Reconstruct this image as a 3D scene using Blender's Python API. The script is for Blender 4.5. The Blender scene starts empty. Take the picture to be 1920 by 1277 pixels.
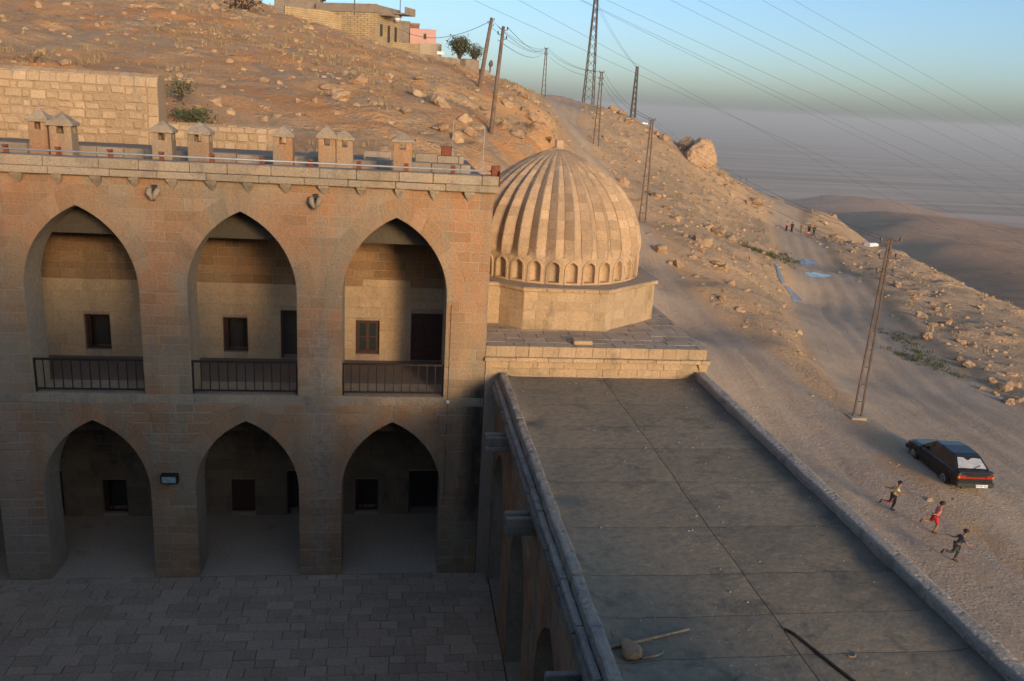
import bpy, bmesh, math, random
import numpy as np
from mathutils import Vector, Matrix, noise

rnd = random.Random(7)
sc = bpy.context.scene
col = sc.collection

# ------------------------------------------------------------------ camera
F_PX, W_PX, H_PX = 1612.0, 1920.0, 1277.0
YAW, PITCH, ROLL = (math.radians(a) for a in (8.12, 15.63, 3.38))
CAM = np.array([0.0, -20.0, 12.0])
_fw = np.array([math.sin(YAW) * math.cos(PITCH), math.cos(YAW) * math.cos(PITCH), -math.sin(PITCH)])
_r0 = np.array([math.cos(YAW), -math.sin(YAW), 0.0])
_u0 = np.cross(_r0, _fw)
_r = _r0 * math.cos(ROLL) + _u0 * math.sin(ROLL)
_u = -_r0 * math.sin(ROLL) + _u0 * math.cos(ROLL)
cd = bpy.data.cameras.new('camera')
cam = bpy.data.objects.new('camera', cd)
col.objects.link(cam)
cam.matrix_world = Matrix(((_r[0], _u[0], -_fw[0], CAM[0]), (_r[1], _u[1], -_fw[1], CAM[1]), (_r[2], _u[2], -_fw[2], CAM[2]), (0, 0, 0, 1)))
cd.sensor_width = 36.0
cd.lens = 36.0 * F_PX / W_PX
cd.clip_start = 0.1
cd.clip_end = 60000.0
sc.camera = cam

# ------------------------------------------------------------------ light
SUN_AZ, SUN_EL = math.radians(21.0), math.radians(11.0)      # the sun stands behind the camera, a little to its east
sun_dir = Vector((math.sin(SUN_AZ) * math.cos(SUN_EL), -math.cos(SUN_AZ) * math.cos(SUN_EL), math.sin(SUN_EL)))
w = bpy.data.worlds.new('World')
sc.world = w
w.use_nodes = True
wn = w.node_tree
sky = wn.nodes.new('ShaderNodeTexSky')
sky.sky_type = 'NISHITA'
sky.sun_disc = False
sky.sun_elevation = SUN_EL
sky.sun_rotation = math.pi - SUN_AZ
sky.air_density = 0.8
sky.dust_density = 1.55
sky.ozone_density = 2.75
wn.nodes['Background'].inputs[1].default_value = 0.15
wn.links.new(sky.outputs[0], wn.nodes['Background'].inputs[0])
sl = bpy.data.lights.new('sun', 'SUN')
sl.energy = 2.1
sl.angle = math.radians(12.0)
sl.color = (1.0, 0.645, 0.33)
so = bpy.data.objects.new('sun', sl)
so.rotation_euler = sun_dir.to_track_quat('Z', 'Y').to_euler()
so.location = (20, -60, 40)
col.objects.link(so)
sc.view_settings.view_transform = 'Standard'
sc.view_settings.look = 'None'
sc.view_settings.exposure = 0.6
sc.view_settings.gamma = 1.0
sc.cycles.max_bounces = 6
sc.cycles.volume_bounces = 0
sc.cycles.transparent_max_bounces = 6
sc.cycles.use_denoising = True

# ------------------------------------------------------------------ helpers: pixels, objects
def ray(px, py):
    return _r * (px - 960.0) / F_PX + _u * (638.5 - py) / F_PX + _fw
def at_depth(px, py, d):
    return CAM + ray(px, py) * d
def on_z(px, py, z):
    d = ray(px, py)
    return CAM + d * ((z - CAM[2]) / d[2])
def on_y(px, py, y):
    d = ray(px, py)
    return CAM + d * ((y - CAM[1]) / d[1])
def project(p):
    v = np.asarray(p, float) - CAM
    return 960 + F_PX * (v @ _r) / (v @ _fw), 638.5 - F_PX * (v @ _u) / (v @ _fw), v @ _fw

def link(o, parent=None):
    col.objects.link(o)
    if parent is not None:
        o.parent = parent
        o.matrix_parent_inverse = world_of(parent).inverted()
    return o
_world = {}
def world_of(o):
    return _world.get(o.name, Matrix.Identity(4))
def mesh(name, verts, faces, smooth=False):
    m = bpy.data.meshes.new(name)
    m.from_pydata([tuple(v) for v in verts], [], faces)
    if smooth:
        m.polygons.foreach_set('use_smooth', [True] * len(m.polygons))
    m.update()
    return m
def obj(name, verts, faces, mat, parent=None, smooth=False):
    """one mesh object in world coordinates; a child of parent if given"""
    m = mesh(name, verts, faces, smooth)
    m.materials.append(mat)
    return link(bpy.data.objects.new(name, m), parent)
def put(name, me, mat, parent=None, M=None):
    """one mesh object that shares its mesh data, placed by a matrix"""
    if not me.materials:
        me.materials.append(mat)
    o = bpy.data.objects.new(name, me)
    link(o, parent)
    if M is not None:
        o.matrix_basis = M
        _world[o.name] = M.copy()
    return o
def tag(o, label, cat, group=None):
    o['label'] = label
    o['category'] = cat
    if group:
        o['group'] = group
    return o
def structure(o, label=None):
    o['kind'] = 'structure'
    if label:
        o['label'] = label
    return o
def thing(name, label, cat, loc=(0, 0, 0), group=None):
    o = bpy.data.objects.new(name, None)
    o.empty_display_size = 0.3
    col.objects.link(o)
    o.location = loc
    _world[o.name] = Matrix.Translation(Vector(loc))
    o['kind'] = 'thing'
    return tag(o, label, cat, group)

class MB:
    """collects shapes that make up ONE mesh"""
    def __init__(s):
        s.v, s.f = [], []
    def add(s, verts, faces):
        n = len(s.v)
        s.v += [tuple(map(float, p)) for p in verts]
        s.f += [tuple(i + n for i in f) for f in faces]
        return s
    def box(s, x0, x1, y0, y1, z0, z1):
        return s.add([(x0, y0, z0), (x1, y0, z0), (x1, y1, z0), (x0, y1, z0), (x0, y0, z1), (x1, y0, z1), (x1, y1, z1), (x0, y1, z1)],
                     [(0, 3, 2, 1), (4, 5, 6, 7), (0, 1, 5, 4), (1, 2, 6, 5), (2, 3, 7, 6), (3, 0, 4, 7)])
    def bbox(s, x0, x1, y0, y1, z0, z1, b):
        """a box with its edges taken off"""
        xs, ys, zs = (x0, x0 + b, x1 - b, x1), (y0, y0 + b, y1 - b, y1), (z0, z0 + b, z1 - b, z1)
        P, idx = [], {}
        def g(i, j, k):
            key = (i, j, k)
            if key not in idx:
                idx[key] = len(P); P.append((xs[i], ys[j], zs[k]))
            return idx[key]
        fs = []
        for k, sgn in ((0, 1), (3, 0)):
            q = [g(1, 1, k), g(2, 1, k), g(2, 2, k), g(1, 2, k)]; fs.append(q[::-1] if sgn else q)
            q = [g(1, k, 1), g(2, k, 1), g(2, k, 2), g(1, k, 2)]; fs.append(q if sgn else q[::-1])
            q = [g(k, 1, 1), g(k, 2, 1), g(k, 2, 2), g(k, 1, 2)]; fs.append(q[::-1] if sgn else q)
        def inn(i): return 1 if i == 0 else 2
        for a in (0, 3):
            for c in (0, 3):
                ia, ic = inn(a), inn(c)
                fs.append([g(a, ic, 1), g(a, ic, 2), g(ia, c, 2), g(ia, c, 1)])
                fs.append([g(a, 1, ic), g(a, 2, ic), g(ia, 2, c), g(ia, 1, c)])
                fs.append([g(1, a, ic), g(2, a, ic), g(2, ia, c), g(1, ia, c)])
                for e in (0, 3):
                    ie = inn(e)
                    fs.append([g(a, ic, ie), g(ia, c, ie), g(ia, ic, e)])
        return s.add(P, fs)
    def tube(s, pts, radii, n=8, cap=True):
        pts = [Vector(p) for p in pts]
        if not hasattr(radii, '__len__'):
            radii = [radii] * len(pts)
        V, Fc = [], []
        prev = None
        for i, p in enumerate(pts):
            a = pts[min(i + 1, len(pts) - 1)] - pts[max(i - 1, 0)]
            a = a.normalized() if a.length > 1e-9 else Vector((0, 0, 1))
            if prev is None:
                x = a.cross(Vector((0, 0, 1))) if abs(a.z) < 0.9 else a.cross(Vector((1, 0, 0)))
            else:
                x = prev - a * prev.dot(a)
            x.normalize(); prev = x
            y = a.cross(x)
            for k in range(n):
                t = 2 * math.pi * k / n
                V.append(p + (x * math.cos(t) + y * math.sin(t)) * radii[i])
            if i:
                for k in range(n):
                    Fc.append(((i - 1) * n + k, (i - 1) * n + (k + 1) % n, i * n + (k + 1) % n, i * n + k))
        if cap:
            Fc.append(tuple(range(n))[::-1])
            Fc.append(tuple((len(pts) - 1) * n + k for k in range(n)))
        return s.add(V, Fc)
    def bar(s, p, q, wd, ht, up=(0, 0, 1)):
        """a square bar from p to q"""
        p, q = Vector(p), Vector(q)
        a = (q - p).normalized()
        x = a.cross(Vector(up))
        if x.length < 1e-4:
            x = a.cross(Vector((1, 0, 0)))
        x.normalize(); y = x.cross(a)
        V = []
        for e in (p, q):
            for sx, sy in ((-1, -1), (1, -1), (1, 1), (-1, 1)):
                V.append(e + x * sx * wd / 2 + y * sy * ht / 2)
        return s.add(V, [(0, 3, 2, 1), (4, 5, 6, 7), (0, 1, 5, 4), (1, 2, 6, 5), (2, 3, 7, 6), (3, 0, 4, 7)])
    def build(s, name, mat, parent=None, smooth=False):
        return obj(name, s.v, s.f, mat, parent, smooth)

# ------------------------------------------------------------------ materials
def new_mat(name):
    m = bpy.data.materials.new(name)
    m.use_nodes = True
    nt = m.node_tree
    return m, nt, nt.nodes['Principled BSDF']
class NT:
    def __init__(s, nt):
        s.nt = nt
    def n(s, typ, ins=None, **kw):
        nd = s.nt.nodes.new(typ)
        for k, v in kw.items():
            setattr(nd, k, v)
        for k, v in (ins or {}).items():
            s.set(nd.inputs[k], v)
        return nd
    def set(s, sock, v):
        if isinstance(v, bpy.types.NodeSocket):
            s.nt.links.new(v, sock)
        else:
            sock.default_value = v
    def math(s, op, a, b=None, c=None, clamp=False):
        nd = s.n('ShaderNodeMath', operation=op, use_clamp=clamp)
        s.set(nd.inputs[0], a)
        if b is not None: s.set(nd.inputs[1], b)
        if c is not None: s.set(nd.inputs[2], c)
        return nd.outputs[0]
    def pos(s):
        return s.n('ShaderNodeNewGeometry').outputs['Position']
    def scaled(s, vec, sx, sy, sz):
        return s.n('ShaderNodeVectorMath', {0: vec, 1: (sx, sy, sz)}, operation='MULTIPLY').outputs[0]
    def noise(s, vec, scale, detail=4, rough=0.55, dist=0.0):
        return s.n('ShaderNodeTexNoise', {'Vector': vec, 'Scale': scale, 'Detail': detail, 'Roughness': rough, 'Distortion': dist}).outputs['Fac']
    def ramp(s, fac, a, b):
        """0 below a, 1 above b"""
        return s.n('ShaderNodeMapRange', {'Value': fac, 'From Min': a, 'From Max': b}, clamp=True).outputs[0]
    def mix(s, fac, a, b, blend='MIX'):
        nd = s.n('ShaderNodeMix', data_type='RGBA', blend_type=blend)
        s.set(nd.inputs['Factor'], fac)
        for sock, v in ((nd.inputs[6], a), (nd.inputs[7], b)):
            if isinstance(v, tuple) and len(v) == 3:
                v = (*v, 1)
            s.set(sock, v)
        return nd.outputs[2]
    def piece(s):
        """a random number for each piece, be it an object or an island of a joined mesh"""
        a = s.n('ShaderNodeObjectInfo').outputs['Random']
        b = s.n('ShaderNodeNewGeometry').outputs['Random Per Island']
        return s.math('FRACT', s.math('ADD', a, b))
    def bump(s, height, strength, distance, normal=None):
        nd = s.n('ShaderNodeBump', {'Height': height, 'Strength': strength, 'Distance': distance})
        if normal is not None:
            s.set(nd.inputs['Normal'], normal)
        return nd.outputs[0]

def stone(name, a, b, c=None, big=0.35, vary=0.22, streak=0.35, fine=18.0, bump=0.6, rough=0.9, streak_col=(0.17, 0.15, 0.125), cthr=(0.52, 0.66), extra=None, pit=0.0):
    """weathered stone: two tones in large patches, a third one in smaller patches, each piece a little different, grey streaks"""
    m, nt, bs = new_mat(name)
    N = NT(nt)
    p = N.pos()
    c0 = N.mix(N.ramp(N.noise(p, big, 3), 0.40, 0.62), a, b)
    if c:
        c0 = N.mix(N.ramp(N.noise(N.scaled(p, 1.0, 1.0, 0.45), big * 2.6, 6, 0.66), *cthr), c0, c)
    r = N.piece()
    c0 = N.mix(1.0, c0, N.n('ShaderNodeCombineColor', {0: N.n('ShaderNodeMapRange', {'Value': r, 'To Min': 1 - vary, 'To Max': 1 + vary * 0.7}).outputs[0],
                                                      1: N.n('ShaderNodeMapRange', {'Value': r, 'To Min': 1 - vary * 1.05, 'To Max': 1 + vary * 0.7}).outputs[0],
                                                      2: N.n('ShaderNodeMapRange', {'Value': r, 'To Min': 1 - vary * 1.2, 'To Max': 1 + vary * 0.8}).outputs[0]}).outputs[0], 'MULTIPLY')
    if streak:
        st = N.ramp(N.noise(N.scaled(p, 1.6, 1.6, 0.16), 1.0, 6, 0.65), 0.50, 0.74)
        c0 = N.mix(N.math('MULTIPLY', st, streak), c0, streak_col)
    fn = N.noise(p, fine, 8, 0.7)
    c0 = N.mix(1.0, c0, N.mix(N.ramp(fn, 0.3, 0.7), (0.74, 0.73, 0.72), (1.12, 1.11, 1.10)), 'MULTIPLY')
    if extra:
        c0 = extra(N, p, c0)
    nt.links.new(c0, bs.inputs['Base Color'])
    bs.inputs['Roughness'].default_value = rough
    bs.inputs['Specular IOR Level'].default_value = 0.25
    h = N.math('ADD', N.noise(p, fine * 0.45, 8, 0.65), N.math('MULTIPLY', fn, 0.5))
    if pit:
        v = N.n('ShaderNodeTexVoronoi', {'Vector': p, 'Scale': fine * 0.5}).outputs['Distance']
        h = N.math('ADD', h, N.math('MULTIPLY', N.ramp(v, 0.0, 0.35), pit))
    nt.links.new(N.bump(h, bump, 0.03), bs.inputs['Normal'])
    return m
def plain(name, colr, rough=0.6, metal=0.0, vary=0.12, scale=9.0, bump=0.15):
    m, nt, bs = new_mat(name)
    N = NT(nt)
    tc = N.n('ShaderNodeTexCoord').outputs['Object']
    f = N.noise(tc, scale, 5, 0.6)
    k = N.mix(N.ramp(f, 0.3, 0.7), tuple(x * (1 - vary) for x in colr), tuple(min(1, x * (1 + vary)) for x in colr))
    nt.links.new(k, bs.inputs['Base Color'])
    bs.inputs['Roughness'].default_value = rough
    bs.inputs['Metallic'].default_value = metal
    if bump:
        nt.links.new(N.bump(f, bump, 0.01), bs.inputs['Normal'])
    return m
# ------------------------------------------------------------------ terrain
# control points: a pixel with a depth or a height read off the things that stand there, or a plain world point
CTRL = []
def cw(*pts):
    CTRL.extend([tuple(map(float, p)) for p in pts])
def cz(*pts):
    for px, py, z in pts: CTRL.append(tuple(on_z(px, py, z)))
def cdp(*pts):
    for px, py, d in pts: CTRL.append(tuple(at_depth(px, py, d)))
# upper road and its forecourt
cz((1640, 810, -1.9), (1480, 652, -1.2), (1330, 540, -0.2), (1230, 470, 1.0), (1310, 640, -0.5), (1900, 1230, -2.0), (1240, 540, -0.2), (1670, 960, -2.0), (1770, 902, -2.0))
cw((12, 14, -0.9), (13.5, 30, -0.5), (15.5, 45, 0.8), (17.5, 62, 2.4), (20, 85, 5.4), (10, 0, -1.6), (9, -15, -2.0), (20, -12, -2.2), (30, -20, -2.4))
cdp((1202, 415, 81.6), (1117, 272, 114.7), (1150, 330, 100), (1060, 230, 125), (1100, 215, 140), (1030, 215, 130), (1050, 180, 160), (1010, 177, 165), (1110, 197, 160), (1018, 190, 155))
# slope right of the upper road up to the skyline
cdp((1190, 226, 155), (1245, 264, 150), (1340, 314, 150), (1430, 370, 165), (1290, 380, 108), (1360, 420, 112), (1400, 400, 130))
cz((1450, 560, -3.0), (1400, 472, -1.0), (1350, 480, 0.0))
# lower road
cz((1600, 600, -3.8), (1500, 560, -4.2), (1700, 640, -3.5), (1800, 705, -3.0), (1920, 775, -2.8), (1530, 500, -5.0), (1660, 520, -4.4), (1462, 480, -4.5), (1600, 700, -2.7), (1700, 760, -2.3))
cw((64, 112, -6.1), (58, 112, -5.9), (72, 140, -6.4), (84, 165, -6.6), (100, 200, -9), (120, 240, -16))
# slope that ends above the valley
cz((1690, 477, -5.6), (1800, 540, -5.4), (1920, 602, -5.2), (1560, 402, -6.8), (1760, 600, -4.0), (1840, 650, -3.8), (1900, 690, -3.6))
cw((74, 60, -10), (84, 96, -11), (100, 150, -13), (66, 30, -8.5), (60, 0, -7.5), (60, -30, -8), (110, 60, -36), (120, 100, -40), (140, 150, -45), (100, 0, -32), (100, -30, -30), (160, 240, -60))
# behind the skyline the spur falls away
cw((60, 190, 0), (80, 200, -8), (40, 190, 10), (30, 190, 12), (95, 230, -20), (60, 250, -14), (20, 240, 8), (-30, 240, 20), (0, 200, 17))
# hill behind the building
cdp((740, 106, 102), (800, 124, 104), (871, 141, 108), (790, 116, 119), (840, 120, 124), (700, 98, 101))
cdp((600, 250, 40), (860, 250, 48), (1000, 200, 90), (500, 20, 90), (0, 0, 80), (200, 0, 92), (640, 92, 105), (870, 132, 115), (920, 147, 130), (980, 167, 150), (920, 250, 68), (900, 162, 107), (715, 92, 107), (300, 130, 48), (50, 100, 45))
cw((-15, 13, 9.9), (-22, 13, 10.4), (-8, 13, 9.7), (-4, 14, 9.3), (2, 14, 8.8), (5, 25, 9.0), (8.5, 33, 9.2), (11.5, 46, 9.6), (14.5, 62, 10.2), (17.5, 82, 11.2), (20, 105, 12.6), (-40, 20, 12), (-60, 60, 20), (-60, 120, 28), (-60, 0, 9), (-30, 120, 26), (-40, -30, 2), (-10, 130, 21), (0, 160, 20), (-60, 240, 30), (6, 12, 5.5))
_c = np.array(CTRL)
_seen = []
for i in range(len(_c)):
    if all(np.hypot(*(_c[i, :2] - _c[j, :2])) > 1.2 for j in _seen):
        _seen.append(i)
_c = _c[_seen]
def _rbf(ctrl):
    n = len(ctrl)
    X = ctrl[:, :2]
    K = -np.hypot(X[:, None, 0] - X[None, :, 0], X[:, None, 1] - X[None, :, 1])
    A = np.zeros((n + 3, n + 3))
    A[:n, :n] = K - np.eye(n) * 0.6
    A[:n, n:n + 2] = X; A[:n, n + 2] = 1
    A[n:n + 2, :n] = X.T; A[n + 2, :n] = 1
    s = np.linalg.solve(A, np.concatenate([ctrl[:, 2], [0, 0, 0]]))
    return X, s
_X, _S = _rbf(_c)
def base_h(x, y):
    x = np.atleast_1d(np.asarray(x, float)); y = np.atleast_1d(np.asarray(y, float))
    out = x * _S[-3] + y * _S[-2] + _S[-1]
    for (a, b), wgt in zip(_X, _S[:-3]):
        out = out - wgt * np.sqrt((x - a) ** 2 + (y - b) ** 2 + 0.3)
    return out
# value noise on arrays
_perm = np.random.RandomState(3).rand(256, 256)
def vnoise(x, y):
    xi = np.floor(x).astype(int); yi = np.floor(y).astype(int)
    fx = x - xi; fy = y - yi
    fx = fx * fx * (3 - 2 * fx); fy = fy * fy * (3 - 2 * fy)
    g = lambda i, j: _perm[i & 255, j & 255]
    return (g(xi, yi) * (1 - fx) + g(xi + 1, yi) * fx) * (1 - fy) + (g(xi, yi + 1) * (1 - fx) + g(xi + 1, yi + 1) * fx) * fy
def fbm(x, y, sc_, octv=4, gain=0.5):
    s, a, t = 0.0, 1.0, 0.0
    for k in range(octv):
        s = s + a * (vnoise(x * sc_ + 17.3 * k, y * sc_ + 5.1 * k) - 0.5); t += a
        a *= gain; sc_ *= 2.03
    return s / t
# the two roads as centre lines (world x, y, half width)
def _line(pts):
    P = np.array(pts, float)
    t = np.concatenate([[0], np.cumsum(np.hypot(np.diff(P[:, 0]), np.diff(P[:, 1])))])
    u = np.arange(0, t[-1], 1.0)
    for _ in range(1):
        Q = np.stack([np.interp(u, t, P[:, k]) for k in range(P.shape[1])], 1)
    k = np.ones(9) / 9
    for c in range(Q.shape[1]):
        e = np.pad(Q[:, c], 4, mode='edge')
        Q[:, c] = np.convolve(e, k, 'valid')
    return Q
UPPER = _line([(13.0, -30, 6.2), (13.4, -10, 6.2), (14.4, 2, 6.6), (16.2, 12, 6.0), (17.5, 25, 4.8), (18.4, 38, 3.6), (19.3, 52, 3.2), (20.6, 68, 3.0), (22.0, 85, 3.0), (23.4, 100, 3.2), (24.8, 112, 3.6), (27.0, 125, 4.0), (30.0, 140, 4.6), (31.0, 152, 5.2), (28.0, 165, 4.8)])
LOWER = _line([(34, -30, 8.5), (30, -10, 8.5), (28.5, 8, 8.0), (29.5, 22, 6.8), (34.5, 38, 5.6), (41.5, 55, 4.8), (48.5, 74, 4.3), (56, 95, 3.9), (63, 113, 4.0), (72, 135, 4.2), (82, 155, 4.4), (95, 178, 4.6), (110, 200, 4.8)])
def road_field(L, x, y):
    """distance to the line minus its half width, the lateral offset and the chainage"""
    best = np.full(x.shape, 1e9); lat = np.zeros(x.shape); ch = np.zeros(x.shape); hw = np.zeros(x.shape)
    d = np.gradient(L[:, :2], axis=0)
    for i in range(0, len(L), 2):
        dx, dy = x - L[i, 0], y - L[i, 1]
        dd = np.hypot(dx, dy)
        m = dd < best
        best = np.where(m, dd, best)
        t = d[i] / np.hypot(*d[i])
        lat = np.where(m, dx * t[1] - dy * t[0], lat)
        ch = np.where(m, i + dx * t[0] + dy * t[1], ch); hw = np.where(m, L[i, 2], hw)
    return np.abs(lat) * (best < hw + 8) + best * (best >= hw + 8) - hw, lat, ch
def smooth(a, b, x):
    t = np.clip((x - a) / (b - a), 0, 1)
    return t * t * (3 - 2 * t)
def height(x, y, rough=True):
    x = np.atleast_1d(np.asarray(x, float)); y = np.atleast_1d(np.asarray(y, float))
    z = base_h(x, y)
    du, lu, cu = road_field(UPPER, x, y)
    dl, ll, cl = road_field(LOWER, x, y)
    dmin = np.minimum(du, dl)
    off = smooth(-0.3, 2.2, dmin)
    if rough:
        far = 1 + 0.5 * smooth(60, 160, y)
        n = fbm(x, y, 0.11, 4) * 1.4 + fbm(x, y, 0.5, 3, 0.6) * 0.34 * far
        q = fbm(x * 0.8 + 40, y, 0.16, 4, 0.6)
        crag = smooth(0.08, 0.18, q) * (0.30 + 0.7 * fbm(x, y, 0.9, 3, 0.7))
        z = z + off * (n + crag * smooth(0, 5, dmin))
        z = z + (1 - off) * fbm(x, y, 0.5, 3) * 0.12
        # wheel ruts
        for L, dd, la, ch in ((UPPER, du, lu, cu), (LOWER, dl, ll, cl)):
            on = 1 - smooth(-1.2, -0.2, dd)
            wob = fbm(ch, ch * 0, 0.06, 2) * 2.2
            for c in (-1.5, 0.1, 1.9):
                z = z - on * 0.10 * np.exp(-((la - c - wob) / 0.28) ** 2)
        # the lower road runs below a bank
        z = z - 0.35 * (1 - smooth(-1.0, 0.6, dl)) * smooth(0.5, 3, du)
    # room for the building
    inside = (x > -24.2) & (x < 7.6) & (y > -32) & (y < 8.6)
    z = np.where(inside, np.minimum(z, -0.6), z)
    return z
def ground(x, y):
    return float(height(x, y)[0])
def hit(px, py, tmax=260.0):
    """where the view ray of a pixel meets the terrain"""
    d = ray(px, py)
    ts = np.linspace(26, tmax, 900)
    P = CAM[None] + d[None] * ts[:, None]
    h = height(P[:, 0], P[:, 1])
    below = np.nonzero((P[:, 2] < h) & ~((P[:, 0] < 7.9) & (P[:, 1] < 8.7)))[0]
    if len(below) == 0:
        return None
    i = below[0]
    return P[i] if i == 0 else (P[i - 1] + P[i]) / 2

def soil_extra(N, p, c0):
    return c0
def make_ground_mat():
    m, nt, bs = new_mat('hill_soil')
    N = NT(nt)
    p = N.pos()
    red = N.mix(N.ramp(N.noise(p, 0.16, 5, 0.6), 0.38, 0.62), (0.58, 0.295, 0.125), (0.58, 0.38, 0.205))
    # paler ground to the east and far up the spur
    sx = N.n('ShaderNodeSeparateXYZ', {0: p})
    east = N.math('ADD', N.ramp(sx.outputs[0], 8.0, 30.0), N.math('MULTIPLY', N.ramp(sx.outputs[1], 60.0, 130.0), 0.35), clamp=True)
    c0 = N.mix(east, red, N.mix(N.noise(p, 0.5, 5), (0.52, 0.345, 0.195), (0.54, 0.395, 0.25)))
    rock = N.ramp(N.noise(N.scaled(p, 1, 1, 1.6), 0.42, 7, 0.66), 0.50, 0.60)
    c0 = N.mix(N.math('MULTIPLY', rock, 0.75), c0, N.mix(N.noise(p, 2.2, 6, 0.7), (0.36, 0.27, 0.18), (0.52, 0.41, 0.28)))
    dry = N.ramp(N.noise(p, 0.9, 6, 0.7), 0.53, 0.68)
    c0 = N.mix(N.math('MULTIPLY', dry, 0.45), c0, (0.36, 0.27, 0.15))
    peb = N.n('ShaderNodeTexVoronoi', {'Vector': p, 'Scale': 3.2})
    pb = N.math('MULTIPLY', N.ramp(peb.outputs['Distance'], 0.34, 0.22), N.ramp(N.noise(p, 0.7, 3), 0.42, 0.58))
    c0 = N.mix(N.math('MULTIPLY', pb, 0.6), c0, (0.48, 0.40, 0.30))
    c0 = N.mix(1.0, c0, N.mix(N.ramp(N.noise(p, 7.0, 8, 0.75), 0.3, 0.7), (0.70, 0.69, 0.67), (1.15, 1.14, 1.12)), 'MULTIPLY')
    nt.links.new(c0, bs.inputs['Base Color'])
    bs.inputs['Roughness'].default_value = 0.95
    bs.inputs['Specular IOR Level'].default_value = 0.1
    h = N.math('ADD', N.noise(p, 3.6, 9, 0.72), N.math('MULTIPLY', pb, 0.45))
    h = N.math('ADD', h, N.math('MULTIPLY', rock, N.noise(p, 6.0, 8, 0.7)))
    nt.links.new(N.bump(h, 0.9, 0.15), bs.inputs['Normal'])
    return m
M_SOIL = make_ground_mat()
def make_road_mat():
    m, nt, bs = new_mat('dirt_track')
    N = NT(nt)
    p = N.pos()
    c0 = N.mix(N.ramp(N.noise(p, 0.22, 6, 0.62), 0.35, 0.65), (0.40, 0.305, 0.21), (0.48, 0.375, 0.265))
    c0 = N.mix(N.math('MULTIPLY', N.ramp(N.noise(p, 0.9, 6, 0.7), 0.52, 0.66), 0.5), c0, (0.42, 0.29, 0.17))
    peb = N.n('ShaderNodeTexVoronoi', {'Vector': p, 'Scale': 5.5}).outputs['Distance']
    pb = N.math('MULTIPLY', N.ramp(peb, 0.32, 0.20), N.ramp(N.noise(p, 0.8, 3), 0.40, 0.60))
    c0 = N.mix(N.math('MULTIPLY', pb, 0.55), c0, (0.47, 0.40, 0.32))
    c0 = N.mix(1.0, c0, N.mix(N.ramp(N.noise(p, 9.0, 8, 0.75), 0.3, 0.7), (0.74, 0.73, 0.72), (1.12, 1.12, 1.12)), 'MULTIPLY')
    trk = N.n('ShaderNodeAttribute', attribute_name='track').outputs['Vector']
    c0 = N.mix(N.math('MULTIPLY', N.ramp(N.noise(N.scaled(trk, 1.5, 0.10, 0), 1.0, 7, 0.68, 0.7), 0.46, 0.64), 0.42), c0, (0.47, 0.385, 0.285))
    c0 = N.mix(N.math('MULTIPLY', N.ramp(N.noise(N.scaled(trk, 2.6, 0.16, 0), 1.0, 7, 0.68, 0.7), 0.54, 0.68), 0.38), c0, (0.25, 0.195, 0.14))
    rim = N.n('ShaderNodeAttribute', attribute_name='rim').outputs['Fac']
    rim = N.ramp(N.math('ADD', rim, N.math('MULTIPLY', N.math('SUBTRACT', N.noise(p, 1.3, 7, 0.7), 0.5), 1.3)), 0.15, 0.75)
    c0 = N.mix(rim, N.mix(N.noise(p, 2.5, 7, 0.7), (0.40, 0.25, 0.135), (0.48, 0.34, 0.21)), c0)
    nt.links.new(c0, bs.inputs['Base Color'])
    bs.inputs['Roughness'].default_value = 0.95
    bs.inputs['Specular IOR Level'].default_value = 0.1
    h = N.math('ADD', N.noise(p, 3.0, 9, 0.7), N.math('MULTIPLY', pb, 0.4))
    nt.links.new(N.bump(h, 0.7, 0.10), bs.inputs['Normal'])
    return m
M_ROAD = make_road_mat()

def grid_mesh(name, xs, ys, zf, mat, keep=None):
    X, Y = np.meshgrid(xs, ys)
    Z = zf(X.ravel(), Y.ravel())
    V = np.stack([X.ravel(), Y.ravel(), Z], 1)
    nx, ny = len(xs), len(ys)
    i = (np.arange(ny - 1)[:, None] * nx + np.arange(nx - 1)[None]).ravel()
    Q = np.stack([i, i + 1, i + nx + 1, i + nx], 1)
    if keep is not None:
        k = keep(V)
        Q = Q[k[Q].any(1)]
        used = np.zeros(len(V), bool); used[Q.ravel()] = True
        idx = np.cumsum(used) - 1
        V = V[used]; Q = idx[Q]
    me = bpy.data.meshes.new(name)
    me.vertices.add(len(V)); me.vertices.foreach_set('co', V.ravel())
    me.loops.add(len(Q) * 4); me.loops.foreach_set('vertex_index', Q.ravel().astype(np.int32))
    me.polygons.add(len(Q)); me.polygons.foreach_set('loop_start', np.arange(0, len(Q) * 4, 4, dtype=np.int32))
    me.polygons.foreach_set('use_smooth', np.ones(len(Q), bool))
    me.update(calc_edges=True); me.validate()
    me.materials.append(mat)
    o = bpy.data.objects.new(name, me)
    col.objects.link(o)
    return o
GX = np.concatenate([np.arange(-60, 5, 0.6), np.arange(5, 62, 0.45), np.arange(62, 150, 0.7)])
GY = np.concatenate([np.arange(-45, -8, 0.8), np.arange(-8, 70, 0.45), np.arange(70, 130, 0.6), np.arange(130, 262, 0.9)])
structure(grid_mesh('hillside', GX, GY, lambda x, y: height(x, y), M_SOIL))
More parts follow.
